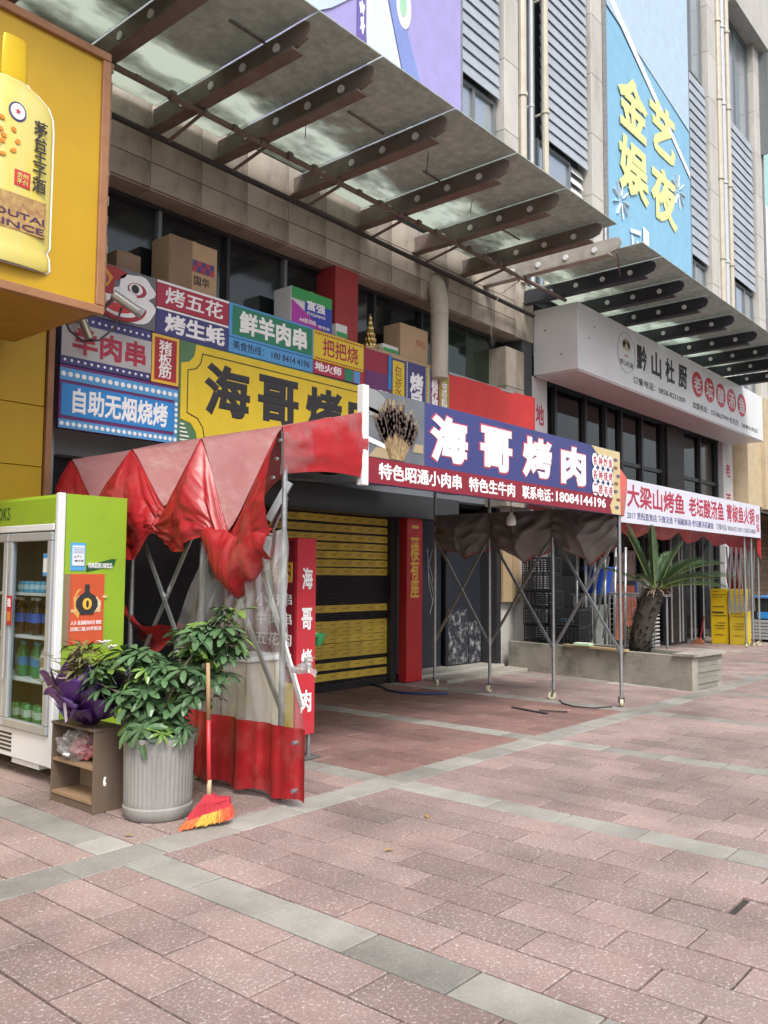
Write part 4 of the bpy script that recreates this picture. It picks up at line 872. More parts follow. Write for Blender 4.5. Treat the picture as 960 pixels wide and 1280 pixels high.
for j, hy in enumerate(HL):
    for q_ in range(3): MB().tube([(XL-.035-.03*q_,hy-.01,2.40-.13*q_),(XL-.015-.03*q_,hy-.01,2.40-.13*q_)], .012, 8).build('rivet', STEEL, tent)
ey = MB()
for z in (.12,.42): ey.tube([(XL-.10,4.02,z),(XL-.06,4.02,z)], .014, 8)
ey.build('eyelet', STEEL, tent)
def bunch(u, w): a = w*2*math.pi; r = (.055+.03*math.sin(7*u))*(1-.5*abs(2*u-1)); return (XL-.05+r*math.cos(a)+.02*nz(u*9,w*5,0,1), 4.04-.13*u+r*math.sin(a)+.02*nz(u*7,w*9,4,1), .86+.1*u+.03*nz(u*8,w*6,9,1)-.25*max(0,u-.6)*(w>.5))
MB().grid(bunch, 18, 18).build('tied_plastic', glassy('milky_plastic', (.9,.9,.9), 1.2, .15, .35, (.75,.75,.75), 1.45, 9), tent, True)

# front banner of the tent
BF = 4.255
bn = thing('tent_banner', 'long blue and red banner with big white characters on the tent front', 'banner', (7, BF, 2.18))
MB().bbox(4.80, 9.17, BF, BF+.03, 2.185, 2.915, .003).build('panel', c_('banner_navy', (.055,.062,.22), .45), bn)
MB().bbox(4.735, 4.805, BF-.012, BF+.05, 2.165, 2.93, .004).build('end_rail', WHITEALU, bn)
rect('red_strip', c_('banner_red', (.27,.02,.038)), bn, 4.806, 8.98, 2.19, 2.385, BF)
ph = rect('photo_print', mat('photo_backdrop', (.10,.12,.14), .45, (.16,.17,.18), 4), bn, 4.806, 5.50, 2.386, 2.912, BF)
for (pts, m) in (([(4.81,2.70),(4.93,2.72),(5.0,2.86),(4.88,2.91),(4.81,2.91)], c_('photo_grey', (.30,.32,.32))), ([(4.81,2.74),(4.94,2.72),(4.94,2.75),(4.81,2.77)], WHITEP), ([(4.81,2.50),(5.05,2.46),(5.05,2.49),(4.81,2.54)], WHITEP), ([(4.81,2.39),(5.1,2.39),(5.02,2.47),(4.9,2.47)], c_('photo_tan', (.42,.33,.2))), ([(5.35,2.48),(5.48,2.48),(5.48,2.55),(5.38,2.55)], MATS['print_photo_tan'])):
    poly(bn, 'photo_shape', m, pts, BF-.004)
sk = MB(); sm_ = MB(); r2 = random.Random(5)
for i in range(60):
    a = r2.uniform(-1, 1); xb = 5.14+.075*a+r2.uniform(-.01,.01); xt = 5.14+.27*a+r2.uniform(-.03,.03); zt = 2.84-.14*a*a+r2.uniform(-.05,.06)
    sk.bar((xb,BF-.006-.0001*i,2.395), (xt,BF-.006-.0001*i,zt), .006+.003*r2.random(), .003)
    for k in range(4):
        f = .52+.11*k+r2.uniform(-.04,.04); sm_.prism(blob(xb+(xt-xb)*f, 2.395+(zt-2.395)*f, .013, .022, 7, wob=.2, seed=i), 'y', BF-.017, BF-.014)
sk.build('skewer_print', mat('bamboo_print', (.42,.31,.17), .6, (.20,.13,.06), 30), bn); sm_.build('meat_print', mat('charred_print', (.06,.045,.04), .5, (.16,.11,.09), 40), bn)
for i, (ch, x0, x1) in enumerate((('海',5.58,6.12),('哥',6.32,6.85),('烤',7.04,7.60),('肉',7.79,8.33))):
    text(ch, bn, c_('glow_red', (.55,.08,.12)), x0-.018, x1+.018, 2.425, 2.855, BF-.001, bold=.062); text(ch, bn, WHITEP, x0, x1, 2.44, 2.84, BF-.005, bold=.05)
text('特色昭通小肉串', bn, WHITEP, 4.93, 6.03, 2.225, 2.355, BF-.004, bold=.03); text('特色生牛肉', bn, WHITEP, 6.14, 6.90, 2.225, 2.355, BF-.004, bold=.03); text('联系电话：', bn, WHITEP, 7.03, 7.62, 2.225, 2.355, BF-.004, bold=.03); text('18084144196', bn, WHITEP, 7.68, 8.80, 2.24, 2.35, BF-.004, bold=.03)
CRP = c_('cream_print', (.66,.55,.30)); poly(bn, 'cream_print', CRP, [(8.47,2.91),(9.165,2.91),(9.165,2.19),(8.95,2.19),(8.9,2.28),(8.97,2.36),(8.98,2.5),(9.0,2.7),(8.93,2.82),(8.6,2.83)], BF-.002)
for j, tx in enumerate(('各种炒饭','各种烧烤','二楼有座')):
    z = 2.755-.155*j
    for i, ch in enumerate(tx):
        x = 8.54+.125*i; poly(bn, 'white_oval', WHITEP, blob(x, z, .066, .078, 16), BF-.006); text(ch, bn, CRIM, x-.045, x+.045, z-.052, z+.052, BF-.010, bold=.02)
for i in range(7): poly(bn, 'brush_print', solid('brown_brush', (.22,.1,.05), .6) if i % 2 else c_('slate', (.12,.13,.18)), blob(9.07+.04*math.sin(i*2), 2.27+.09*i, .05, .018, 10, wob=.25, seed=i), BF-.007)
bl = thing('light_bulb', 'white light bulb hanging under the tent banner', 'bulb', (8.05, 4.9, 2.1))
MB().tube([(7.95,4.95,2.16),(7.95,4.95,2.42)], .005, 5).build('cord', BLACKP, bl); MB().lathe((7.95,4.95,2.03), [(.01,0),(.05,.01),(.055,.05),(.045,.10),(.022,.125),(.02,.15)], 14).build('bulb', solid('opal_bulb', (.8,.8,.78), .25), bl, True)

# ================================================================ UNDER THE TENT
rd = thing('red_sign_stand', 'tall red box sign on legs with white characters on its narrow face', 'sign', (4.92, 5.3, 0))
REDV = mat('red_vinyl', (.52,.03,.045), .35, (.46,.025,.04), 4, dirt=(.35,.1,.1), dscale=6, damt=.3); REDS = mat('dark_red_vinyl', (.26,.015,.03), .4)
MB().bbox(4.81, 5.02, 5.0, 5.95, .20, 1.79, .006).build('sign_box', REDV, rd)
MB().box(4.803, 4.809, 5.03, 5.93, .24, 1.765).build('side_face', REDS, rd)
for i, ch in enumerate('海哥烤肉'): text(ch, rd, WHITEP, 4.855, 4.975, 1.37-.33*i, 1.55-.33*i, 4.997, bold=.03)
text('烤肉', rd, GOLDP, 5.42, 5.055, 1.42, 1.62, 4.802, face='x', bold=.03)
for i, tx in enumerate(('小肉串','牛肉串','五花肉','鸡翅切')): text(tx, rd, WHITEP, 5.50, 5.06, 1.23-.16*i, 1.34-.16*i, 4.802, face='x', bold=.015)
MB().box(4.80, 4.803, 5.03, 5.4, .24, .62).build('yellow_patch', YEL, rd)
for x, y in ((4.99,5.04),(4.85,5.04),(4.99,5.9),(4.85,5.9)): MB().tube([(x,y,.0),(x,y,.2)], .016, 8).build('leg', STEEL, rd)
MB().bbox(4.75, 5.08, 4.98, 5.97, .003, .022, .004).build('foot_plate', mat('grey_plate', (.12,.12,.12), .6), rd)
ct = thing('counter_box', 'beige boxed counter standing behind the clear plastic curtain', 'counter', (4.35, 5.0, 0))
MB().bbox(4.06, 4.40, 4.72, 5.55, .02, .86, .01).build('cabinet', mat('beige_board', (.50,.45,.36), .6, (.44,.39,.31), 3), ct); MB().bbox(4.04, 4.42, 4.70, 5.57, .862, .90, .008).build('worktop', WHITEALU, ct)
for y in (5.0,5.3): MB().box(4.052, 4.058, y-.004, y+.004, .05, .84).build('panel_joint', DKSTEEL, ct)
bw = thing('rubber_wheel', 'black rubber wheel half hidden behind the red box sign', 'wheel', (5.3, 5.45, .17))
MB().tube([(5.25,5.50,.16),(5.31,5.44,.16)], .15, 20).build('tyre', mat('black_rubber', (.018,.018,.018), .7), bw, 40); MB().tube([(5.245,5.505,.16),(5.315,5.435,.16)], .07, 14).build('rim', DKSTEEL, bw)
gb = thing('plastic_scoop', 'green plastic scoop on the shutter side of the red sign', 'scoop', (5.4, 5.4, .95))
GRP = solid('green_plastic', (.03,.30,.10), .35)
MB().lathe((5.12,5.08,.90), [(.03,0),(.05,.03),(.075,.10),(.07,.10),(.045,.035)], 14).build('bowl', GRP, gb, 40); MB().bar((5.12,5.06,.98), (5.02,5.0,.99), .02, .01).build('handle', GRP, gb)
hs_ = thing('water_hose', 'thin dark blue hose lying on the pavement before the shutter', 'hose', (8.7, 7, 0))
MB().tube([(8.75,7.66,.02),(8.72,7.45,.014),(8.50,7.15,.014),(8.42,6.85,.014),(8.52,6.62,.014),(8.70,6.45,.014),(8.76,6.38,.014)], .014, 8).build('hose', solid('blue_hose', (.02,.05,.16), .4), hs_, True)
cb = thing('floor_cable', 'black cable looping on the pavement between the two front casters', 'cable', (9, 4.7, 0))
MB().tube([(9.26,5.1,.01),(9.05,4.95,.008),(8.92,4.72,.008),(8.98,4.52,.008),(9.2,4.40,.008)], .008, 6).build('cable', BLACKP, cb, True)
st = thing('wood_strip', 'dark flat strip lying on the tiles inside the tent', 'strip', (8.3, 4.9, 0))
MB().bar((8.40,5.22,.007), (8.26,4.70,.007), .05, .010).build('strip', BLACKP, st); MB().bar((8.36,4.86,.016), (8.52,4.6,.010), .03, .008).build('splinter', BLACKP, st)
# ================================================================ DRINKS FRIDGE (front faces -X)
fg = thing('drinks_fridge', 'green drinks fridge with glass doors at the left edge', 'fridge', (3.4, 6.3, 0))
FGREEN = mat('lime_green_vinyl', (.255,.40,.030), .38, (.225,.36,.026), 2, dirt=(.20,.26,.05), dscale=4, damt=.4, bump=.15, bscale=3)
FWHITE = mat('fridge_white', (.66,.68,.70), .35, (.60,.62,.64), 3); FGREY = mat('fridge_grey', (.40,.43,.46), .35, (.34,.37,.40), 4, metal=.3)
FX, F0, F1, FB = 3.14, 5.68, 6.98, 3.66
hx = MB(); hx.box(FX+.03, FB, F0, F0+.03, .13, 2.06); hx.box(FX+.03, FB, F1-.03, F1, .13, 2.06); hx.box(FX+.03, FB, F0+.03, F1-.03, 2.03, 2.06); hx.box(FX+.03, FB, F0+.03, F1-.03, .13, .34); hx.box(FB-.04, FB, F0+.03, F1-.03, .34, 2.03); hx.build('cabinet', FGREEN, fg)
iw = MB(); iw.box(FX+.06, FB-.045, F0+.031, F0+.05, .345, 1.80); iw.box(FX+.06, FB-.045, F1-.05, F1-.031, .345, 1.80); iw.box(FB-.06, FB-.042, F0+.05, F1-.05, .345, 1.80); iw.box(FX+.06, FB-.06, F0+.05, F1-.05, 1.79, 1.80); iw.build('inner_liner', solid('fridge_liner', (.10,.115,.12), .5), fg)
hd = MB(); hd.prism([(FX-.03,1.80),(FX+.03,1.80),(FX+.03,2.05),(FX+.015,2.06),(FX-.01,2.055),(FX-.03,2.03)], 'y', F0+.05, F1-.02); hdo = hd.build('header', FGREEN, fg)
MB().bbox(FX-.03, FX+.028, F0, F0+.048, .13, 2.065, .008).build('corner_trim', FWHITE, fg)
MB().bbox(FX-.038, FX+.028, F0+.05, F1-.02, 1.795, 1.845, .006).build('header_trim', FWHITE, fg)
text('OKS', fg, solid('dark_green_print', (.03,.09,.02), .5), 6.60, 6.40, 1.89, 1.99, FX-.03, face='x', bold=.0)
MB().bbox(FX-.02, FX+.05, F0+.03, F1, .13, .345, .006).build('kick_panel', FWHITE, fg)
vn = MB()
for i in range(5): vn.box(FX-.024, FX-.019, 6.27, 6.5, .17+.03*i, .185+.03*i)
vn.build('vent_grille', BLACKP, fg)
MB().bbox(FX, FX+.15, 5.9, 6.3, .085, .13, .004).build('drip_tray', FWHITE, fg)
FGLASS = glassy('fridge_glass', (.84,.88,.88), .35, .02)
for j, (y0, y1) in enumerate(((5.735,6.385),(6.395,6.97))):
    d = MB(); x0, x1 = FX-.045, FX-.002; s = .062
    d.bbox(x0, x1, y0, y1, .35, .35+s, .006); d.bbox(x0, x1, y0, y1, 1.785-s, 1.785, .006); d.bbox(x0, x1, y0, y0+s, .35+s+.001, 1.784-s, .006); d.bbox(x0, x1, y1-s, y1, .35+s+.001, 1.784-s, .006)
    do = d.build('door', FGREY, fg); MB().box(FX-.025, FX-.019, y0+s+.001, y1-s-.001, .352+s, 1.783-s).build('door_glass', FGLASS, do)
    if j == 0:
        hn = MB().box(FX-.052, FX-.046, 6.29, 6.355, 1.10, 1.32).build('pull_sticker', c_('sticker_red', (.50,.02,.025)), do); text('拉', fg, WHITEP, 6.348, 6.298, 1.235, 1.30, FX-.052, face='x'); MB().box(FX-.0545, FX-.0525, 6.297, 6.347, 1.13, 1.20).build('sticker_mark', c_('sticker_orange', (.6,.25,.04)), do)
        MB().box(FX-.030, FX-.026, 5.81, 5.875, 1.47, 1.63).build('price_sticker', c_('sticker_white', (.72,.76,.82)), do); MB().box(FX-.032, FX-.0302, 5.812, 5.873, 1.60, 1.628).build('sticker_band', BLUE, do); MB().box(FX-.032, FX-.0302, 5.812, 5.873, 1.472, 1.495).build('sticker_band', BLUE, do)
        MB().tube([(FX-.06,6.36,.7),(FX-.06,6.36,1.5)], .009, 6).build('door_handle', FGREY, do)
SZ = [.36, .70, 1.02, 1.34]
for z in SZ[1:]: MB().bbox(FX+.03, FB-.07, F0+.055, F1-.055, z-.02, z, .003).build('shelf', FWHITE, fg)
MB().tube([(FX+.1,5.76,0.02),(FX+.1,5.76,.13)], .016, 8).build('foot', DKSTEEL, fg)
caster(None, FX+.14, 5.82, fg, 1.2)
# stickers on the green side (faces -Y)
sy = F0
sp_ = MB().box(3.21, 3.325, sy-.004, sy, 1.51, 1.71).build('notice', c_('notice_blue', (.10,.38,.72)), fg); rect('notice_paper', c_('notice_white', (.72,.77,.82)), fg, 3.222, 3.316, 1.545, 1.69, sy-.004)
for i, (a, b, z) in enumerate(((3.237,3.25,1.605),(3.26,3.268,1.61),(3.28,3.287,1.607),(3.24,3.262,1.575),(3.268,3.282,1.578),(3.29,3.305,1.576))): rect('pen_stroke', BLACKP, fg, a, b, z, z+.006+.004*(i % 2), sy-.008, .002)
for i in range(4): rect('notice_line', BLUE, fg, 3.228, 3.312, 1.638+.012*i, 1.640+.012*i, sy-.008, .002)
poly(fg, 'ribbon_print', c_('ribbon_green', (.02,.10,.03)), [(3.335,1.50),(3.56,1.545),(3.58,1.60),(3.56,1.595),(3.55,1.60),(3.335,1.545)], sy, .003); text('特爽甜酒口味饮品', fg, WHITEP, 3.35, 3.545, 1.528, 1.568, sy-.004, bold=.0)
ps = rect('poster', c_('poster_orange', (.62,.105,.04)), fg, 3.205, 3.485, .98, 1.485, sy, .006); rect('poster_edge', CARDD, fg, 3.17, 3.204, .98, 1.485, sy, .02)
pb = sy-.006
lamp = [(3.345+a, 1.27+b) for a, b in ((-.055,-.075),(.055,-.075),(.055,-.06),(.065,-.05),(.085,-.02),(.085,.02),(.06,.06),(.03,.075),(.018,.09),(.018,.14),(-.018,.14),(-.018,.09),(-.03,.075),(-.06,.06),(-.085,.02),(-.085,-.02),(-.065,-.05),(-.055,-.06))]
poly(fg, 'poster_bottle', BLACKP, lamp, pb-.002); poly(fg, 'poster_glow', c_('poster_yellow', (.72,.40,.10)), [(3.25,1.2),(3.28,1.17),(3.30,1.22),(3.28,1.27),(3.26,1.33),(3.30,1.38),(3.27,1.37),(3.24,1.31),(3.245,1.26)], pb, .002); poly(fg, 'poster_glow', c_('poster_cream', (.72,.62,.38)), blob(3.425,1.26,.035,.055,12,wob=.15), pb, .002); poly(fg, 'poster_badge', GOLDP, blob(3.345,1.27,.036,.042), pb-.006); poly(fg, 'poster_badge', BLACKP, blob(3.345,1.27,.010,.026), pb-.010)
text('人头 最温暖的时光 畅饮', fg, WHITEP, 3.225, 3.47, 1.12, 1.15, pb, bold=.0); text('日销三瓶,03岁新选', fg, WHITEP, 3.225, 3.47, 1.075, 1.105, pb, bold=.0)
for i in range(5): poly(fg, 'poster_petal', c_('petal', (.72,.5,.25)), blob(3.24+.05*i+(.05 if i > 1 else 0), 1.22+.05*((i*2) % 3), .022, .012, 8), pb-.001, .002)
# bottles and cans inside
def bottle(loc, label, c, lab, cap, h, r, group, kind='soda_bottle', cat='bottle'):
    t = thing(kind, label, cat, loc, group); x, y, z = loc
    if kind == 'soda_bottle':
        MB().lathe(loc, [(r*.8,0),(r,.015),(r,h*.28),(r*.93,h*.36),(r,h*.5),(r,h*.62),(r*.75,h*.78),(r*.36,h*.92),(r*.34,h*.97)], 14).build('bottle_body', c, t, 50)
        MB().lathe((x,y,z+h*.34), [(r*1.02,0),(r*1.03,h*.26)], 14, caps=False).build('label_band', lab, t, True); MB().lathe((x,y,z+h*.955), [(r*.42,0),(r*.42,.022)], 10).build('cap', cap, t)
    else:
        MB().lathe(loc, [(r*.85,0),(r,.012),(r,h-.014),(r*.85,h)], 14).build('can_body', c, t, 40); MB().lathe((x,y,z+h*.3), [(r*1.015,0),(r*1.015,h*.4)], 14, caps=False).build('label_band', lab, t, True)
COLA = solid('cola', (.03,.012,.01), .15); LBB = c_('label_blue', (.03,.13,.55)); CAPW = solid('cap_white', (.7,.7,.7), .4); GRN = solid('green_bottle', (.03,.22,.08), .15); CYAN = solid('cyan_bottle', (.08,.35,.55), .2); MILK = solid('milk_bottle', (.72,.70,.64), .3); CANG = solid('green_can', (.10,.33,.12), .3, metal=.4); LAB2 = c_('label_pale', (.5,.62,.5))
for i in range(6): bottle((FX+.13+.03*(i % 2), 5.98+.125*i, 1.022), 'dark soda bottle with blue label on the third fridge shelf', COLA, LBB, CAPW, .27, .052, 'dark soda bottles in the fridge')
for i, (c, l) in enumerate(((MILK,LAB2),(MILK,c_('label_tan', (.4,.3,.2))))): bottle((FX+.13, 5.98+.1*i, .702), ('white milk drink bottle beside green bottles in the fridge', 'white drink bottle with tan label in the fridge')[i], c, l, CAPW, .27, .046, 'white bottles in the fridge')
for i in range(4): bottle((FX+.13+.04*(i % 2), 6.20+.11*i, .702), 'green glass bottle on the second fridge shelf', GRN, c_('label_blue2', (.05,.25,.5)), CYAN, .25, .045, 'green bottles in the fridge')
for i in range(7): bottle((FX+.12+.03*(i % 2), 5.95+.09*i, .362), 'green drink can on the bottom fridge shelf', CANG, LAB2, CAPW, .135, .038, 'green cans in the fridge', 'drink_can', 'can')
for i in range(7): bottle((FX+.12, 5.95+.085*i, 1.342), 'small pale blue drink tub on the top fridge shelf', CYAN, c_('label_ice', (.45,.65,.75)), CAPW, .085, .036, 'blue tubs in the fridge', 'drink_tub', 'tub')

# ================================================================ SHELF, BAG, BOUQUET
WD = mat('worn_shelf_board', (.13,.092,.062), .75, (.12,.085,.06), 3, stretch=(1,1,.25), dirt=(.06,.05,.04), dscale=4, damt=.6); WDI = mat('pale_shelf_board', (.30,.20,.12), .7, (.24,.16,.09), 4)
sf = thing('wooden_shelf', 'small worn brown wooden shelf unit between fridge and planter', 'shelf', (3.06, 5.12, 0))
SX0, SX1, SA, SB = 2.955, 3.17, 4.87, 5.39
box('side_panel', WD, sf, SX0, SX1, SA, SA+.016, 0, .50, .002); box('side_panel', WD, sf, SX0, SX1, SB-.016, SB, 0, .50, .002); box('back_panel', WDI, sf, SX1-.012, SX1-.002, SA+.017, SB-.017, .0, .48)
box('top_board', WD, sf, SX0-.005, SX1+.003, SA-.004, SB+.004, .501, .517, .003); box('shelf_board', WDI, sf, SX0+.003, SX1-.013, SA+.017, SB-.017, .265, .282); box('shelf_board', WDI, sf, SX0+.003, SX1-.013, SA+.017, SB-.017, .055, .072); box('plinth', WD, sf, SX0+.01, SX0+.022, SA+.017, SB-.017, .0, .054)
poly(sf, 'paint_chip', WHITEP, [(3.025,.165),(3.04,.16),(3.045,.18),(3.037,.19),(3.045,.215),(3.03,.22),(3.022,.19)], SA, .002)
bgm = thing('plastic_bag', 'crumpled clear plastic bag with red contents on the middle shelf', 'bag', (3.04, 5.18, .283))
def crumple(cx, cy, cz, rx, ry, rz, seed, amp=.35):
    def f(u, v):
        a = u*2*math.pi; b = math.pi*(v-.5); d = Vector((math.cos(a)*math.cos(b), math.sin(a)*math.cos(b), math.sin(b)))
        k = 1+amp*noise.noise(d*2.3+Vector((seed,0,0)))+amp*.6*noise.noise(d*5.5+Vector((0,seed,0)))
        z = cz+rz*d.z*k; return (cx+rx*d.x*k, cy+ry*d.y*k, max(z, cz-rz*.98))
    return f
MB().grid(crumple(3.03,5.2,.365,.10,.16,.085,3,.5), 34, 22).build('bag_film', glassy('bag_film_plastic', (.92,.92,.92), 1.3, .12, .30, (.80,.80,.80), 1.45, 14), bgm)
MB().grid(crumple(3.05,5.13,.36,.07,.10,.07,8,.5), 26, 16).build('red_wrapper', mat('glossy_red_film', (.42,.02,.04), .25, (.7,.7,.7), 14, amt=.5), bgm)
bq = thing('flower_bouquet', 'wilting bouquet in dark purple wrapping paper on the wooden shelf', 'bouquet', (3.0, 5.12, .517))
PURW = mat('purple_paper', (.05,.012,.105), .45, (.03,.008,.06), 5, bump=.2, bscale=12); PURL = mat('violet_paper', (.10,.03,.20), .45, (.06,.016,.13), 5)
def wrap(cx, cy, a0, a1, h, flare, seed, z0=.525, r0=.05):
    def f(u, v):
        a = a0+(a1-a0)*u; r = r0+(flare*(1+.22*math.sin(5*a+seed)+.25*nz(a*2,v*2,seed,1)))*math.sin(min(1,v*1.15)*math.pi*.5)
        ruf = .045*math.sin(7*a+seed)*v+.05*nz(a*3,v*3,seed+9,1)
        return (cx+r*math.cos(a)*.62-.05*v, cy+r*math.sin(a), z0+h*v*(1+.18*math.sin(3*a+seed))-.10*max(0,v-.72)/.28*(.5+.5*math.sin(4*a))+ruf*.6)
    return f
for i, (a0, a1, h, fl, m) in enumerate(((1.9,5.3,.30,.22,PURW),(2.4,4.2,.36,.25,PURL),(3.2,5.6,.24,.25,PURW),(3.0,5.0,.17,.23,PURW),(1.4,3.2,.27,.23,PURL),(-1.2,1.8,.40,.22,PURW))):
    MB().grid(wrap(3.05, 5.10, a0, a1, h, fl, i*2.3), 30, 14).build('wrapping_sheet', m, bq, True)
MB().grid(lambda u, v: (2.86-.02*v, 5.06-.03*u, .55+.14*v+.02*u), 2, 6).build('ribbon', solid('pale_ribbon', (.5,.46,.55), .4), bq)
LEAFM = mat('schefflera_leaf', (.085,.155,.07), .32, (.055,.115,.05), 9, rand=.35, spec=.5); LEAFY = mat('young_leaf', (.15,.25,.05), .36, (.11,.20,.045), 9, rand=.25); LEAFD = mat('drying_leaf', (.13,.16,.05), .6, (.16,.11,.05), 10, rand=.3)
def leaflet(mb, c, d, up, L, W, droop, m=0, nseg=4, blunt=False):
    c, d, up = Vector(c), Vector(d).normalized(), Vector(up).normalized(); sd_ = d.cross(up).normalized(); up = sd_.cross(d)
    vs = []; fs = []
    for i in range(nseg+1):
        t = i/nseg; p = c+d*(L*t)-up*(droop*L*t*t); wv = W*.5*math.sin(math.pi*min(1,(t*.93+.07))**.85)
        if blunt: wv = W*.5*(.12,.55,.9,1.0,.38)[min(i,4)]
        elif i == nseg: wv = .001
        vs += [p+sd_*wv+up*wv*.28, p, p-sd_*wv+up*wv*.28]
    for i in range(nseg):
        a = i*3; fs += [(a,a+3,a+4,a+1),(a+1,a+4,a+5,a+2)]
    mb.add(vs, fs, m)
r3 = random.Random(11)
fo = MB()
for i in range(230):
    a = r3.uniform(0, 6.28); rr = abs(r3.gauss(0,.11)); c = (3.0+rr*math.cos(a)*.7, 5.13+rr*math.sin(a)*1.2, .86+r3.uniform(-.08,.19)-rr*.35)
    leaflet(fo, c, (math.cos(a), math.sin(a), r3.uniform(-.2,.9)), (0,0,1), r3.uniform(.06,.11), r3.uniform(.02,.036), r3.uniform(0,.6), 0, 3)
tag(fo.build('bouquet_leaves', LEAFD, bq), kind='stuff')
FLP = solid('pale_pink_petal', (.62,.40,.45), .6); FLY = solid('pale_yellow_petal', (.65,.62,.25), .6); FLW = solid('white_petal', (.75,.74,.72), .6)
for i, (x, y, z, m) in enumerate(((2.90,5.18,.80,FLP),(2.91,5.12,.76,FLP),(2.93,5.22,.83,FLP),(2.92,5.06,.74,FLP),(2.98,5.25,.90,FLY),(3.0,5.08,.92,FLY),(3.05,4.95,1.03,FLW),(3.08,4.92,1.0,FLW),(2.95,5.0,.8,FLP))):
    q = MB()
    for k in range(9):
        a = k*2.4; leaflet(q, (x,y,z), (math.cos(a)*.7,math.sin(a)*.7,.8), (0,0,1), .035 if m is not FLW else .06, .022, .3, 0, 3)
    q.build('flower', m, bq)

# ================================================================ CONCRETE POT WITH UMBRELLA PLANT
POTC = Vector((3.225, 4.575, 0)); RT = Vector((CR.x, CR.y, 0)).normalized(); FW = Vector((CF.x, CF.y, 0)).normalized()
POTM = mat('cast_concrete_pot', (.27,.268,.255), .8, (.215,.212,.20), 6, bump=.3, bscale=90, stretch=(1,1,.35), dirt=(.20,.19,.17), dscale=3, damt=.8)
pt = thing('plant_pot', 'round fluted grey concrete pot beside the wooden shelf', 'pot', POTC)
def potr(a, z): return 1+(-.03 if (math.sin(a*44) > .2 and .10 < z < .40) else 0)
def potf(u, v):
    zs = [0,.012,.055,.075,.085,.095,.12,.39,.41,.43,.445,.49,.497,.50]; rs_ = [.185,.200,.213,.213,.205,.207,.208,.213,.214,.214,.216,.226,.224,.205]
    i = int(round(v*13)); a = u*2*math.pi; z = zs[i]; r = rs_[i]*potr(a, z); return (POTC.x+r*math.cos(a), POTC.y+r*math.sin(a), z)
MB().grid(potf, 176, 13).build('pot_wall', POTM, pt, 35)
MB().lathe((POTC.x,POTC.y,0), [(.205,.44),(.01,.452)], 24, caps=False).build('soil', mat('potting_soil', (.04,.03,.022), .95, (.02,.016,.012), 30, bump=.6, bscale=60), pt)
pl = thing('umbrella_plant', 'bushy green umbrella plant with glossy finger leaves in the concrete pot', 'plant', POTC+Vector((0,0,.45)))
BARK = mat('plant_stem', (.13,.11,.07), .7, (.09,.08,.05), 12)
lm = []
for vno in range(5):
    q = MB(); nl = 7+vno % 2; rr_ = random.Random(vno)
    for k in range(nl):
        a = 2*math.pi*k/nl+rr_.uniform(-.12,.12); L = rr_.uniform(.085,.125); leaflet(q, (.006*math.cos(a),.006*math.sin(a),0), (math.cos(a),math.sin(a),.22), (0,0,1), L, L*.37, rr_.uniform(.25,.65), blunt=True)
    q.tube([(0,0,0),(0,0,-.05),(.01,0,-.10)], .0022, 4)
    lm.append((q.mesh('leaf', LEAFM), q.mesh('leaf', LEAFY)))
def lobe(l, f, z, rl, rf, rz_, n, young=.12):
    c = POTC+RT*l+FW*f; c.z = z; out = []
    for i in range(n):
        d = Vector((r3.gauss(0,1), r3.gauss(0,1), r3.gauss(0,1)+.25)).normalized(); k = r3.uniform(.55,1.05)
        p = c+RT*(d.x*rl*k)+FW*(d.y*rf*k); p.z = z+d.z*rz_*k
        dv = (p-(POTC+RT*(l*.5)+Vector((0,0,.55)))).normalized(); out.append((p, dv, r3.random() < young))
    return out
LV = lobe(-.20,.0,.84,.26,.2,.18,56)+lobe(-.02,.02,.72,.24,.2,.22,40,.08)+lobe(.22,.0,.84,.26,.2,.22,48,.1)+lobe(.30,.02,1.06,.22,.18,.14,46,.3)+lobe(.40,.0,1.24,.09,.07,.06,9,.6)+lobe(.0,-.05,.53,.26,.2,.08,28,.1)+lobe(-.36,.0,.84,.10,.1,.1,10,.3)
for p, dv, yg in LV:
    ax = (dv*.75+Vector((0,0,.55))+Vector((r3.gauss(0,.25),r3.gauss(0,.25),0))).normalized()
    q = ax.to_track_quat('Z', 'Y'); e = (q @ Matrix.Rotation(r3.uniform(0,6.28), 3, 'Z').to_quaternion()).to_euler()
    o = inst(lm[r3.randrange(5)][1 if yg else 0], 'leaf', pl, p, e, [r3.uniform(.55,1.1)]*3)
for i in range(16):
    p = LV[r3.randrange(len(LV))][0]; b0 = POTC+Vector((r3.uniform(-.09,.09), r3.uniform(-.09,.09), .445)); mid = b0.lerp(p, .5)+Vector((0,0,.08))
    MB().tube([b0, mid, p-Vector((0,0,.06))], [.011,.008,.004], 6).build('stem', BARK, pl, True)

# ================================================================ BROOM
br = thing('broom', 'red broom with orange and yellow bristles standing by the concrete pot', 'broom', (3.29, 4.15, 0))
HX, HY = 3.285, 4.15
MB().tube([(HX,HY,.20),(HX-.012,HY+.004,.62)], .013, 10).build('handle', solid('red_handle', (.55,.03,.04), .4), br, True)
MB().tube([(HX-.012,HY+.004,.62),(HX-.022,HY+.007,.96)], .0125, 10).build('handle_top', mat('bare_wood', (.38,.24,.13), .6, (.30,.18,.09), 8), br, True)
MB().tube([(HX,HY,.155),(HX,HY,.27)], .0145, 10).build('ferrule', mat('pale_wood', (.46,.36,.22), .6), br, True)
HD = Vector((.84,-.34,0)).normalized(); ex = Vector((HX,HY,0))
def hp_(l, z, f=0): q = ex+HD*(l*.95)+FW*f; return (q.x, q.y, z)
bh = MB(); o1 = [(-.028,.185),(.028,.185),(.05,.165),(.135,.155),(.145,.10),(-.125,.045),(-.13,.075),(-.05,.155)]
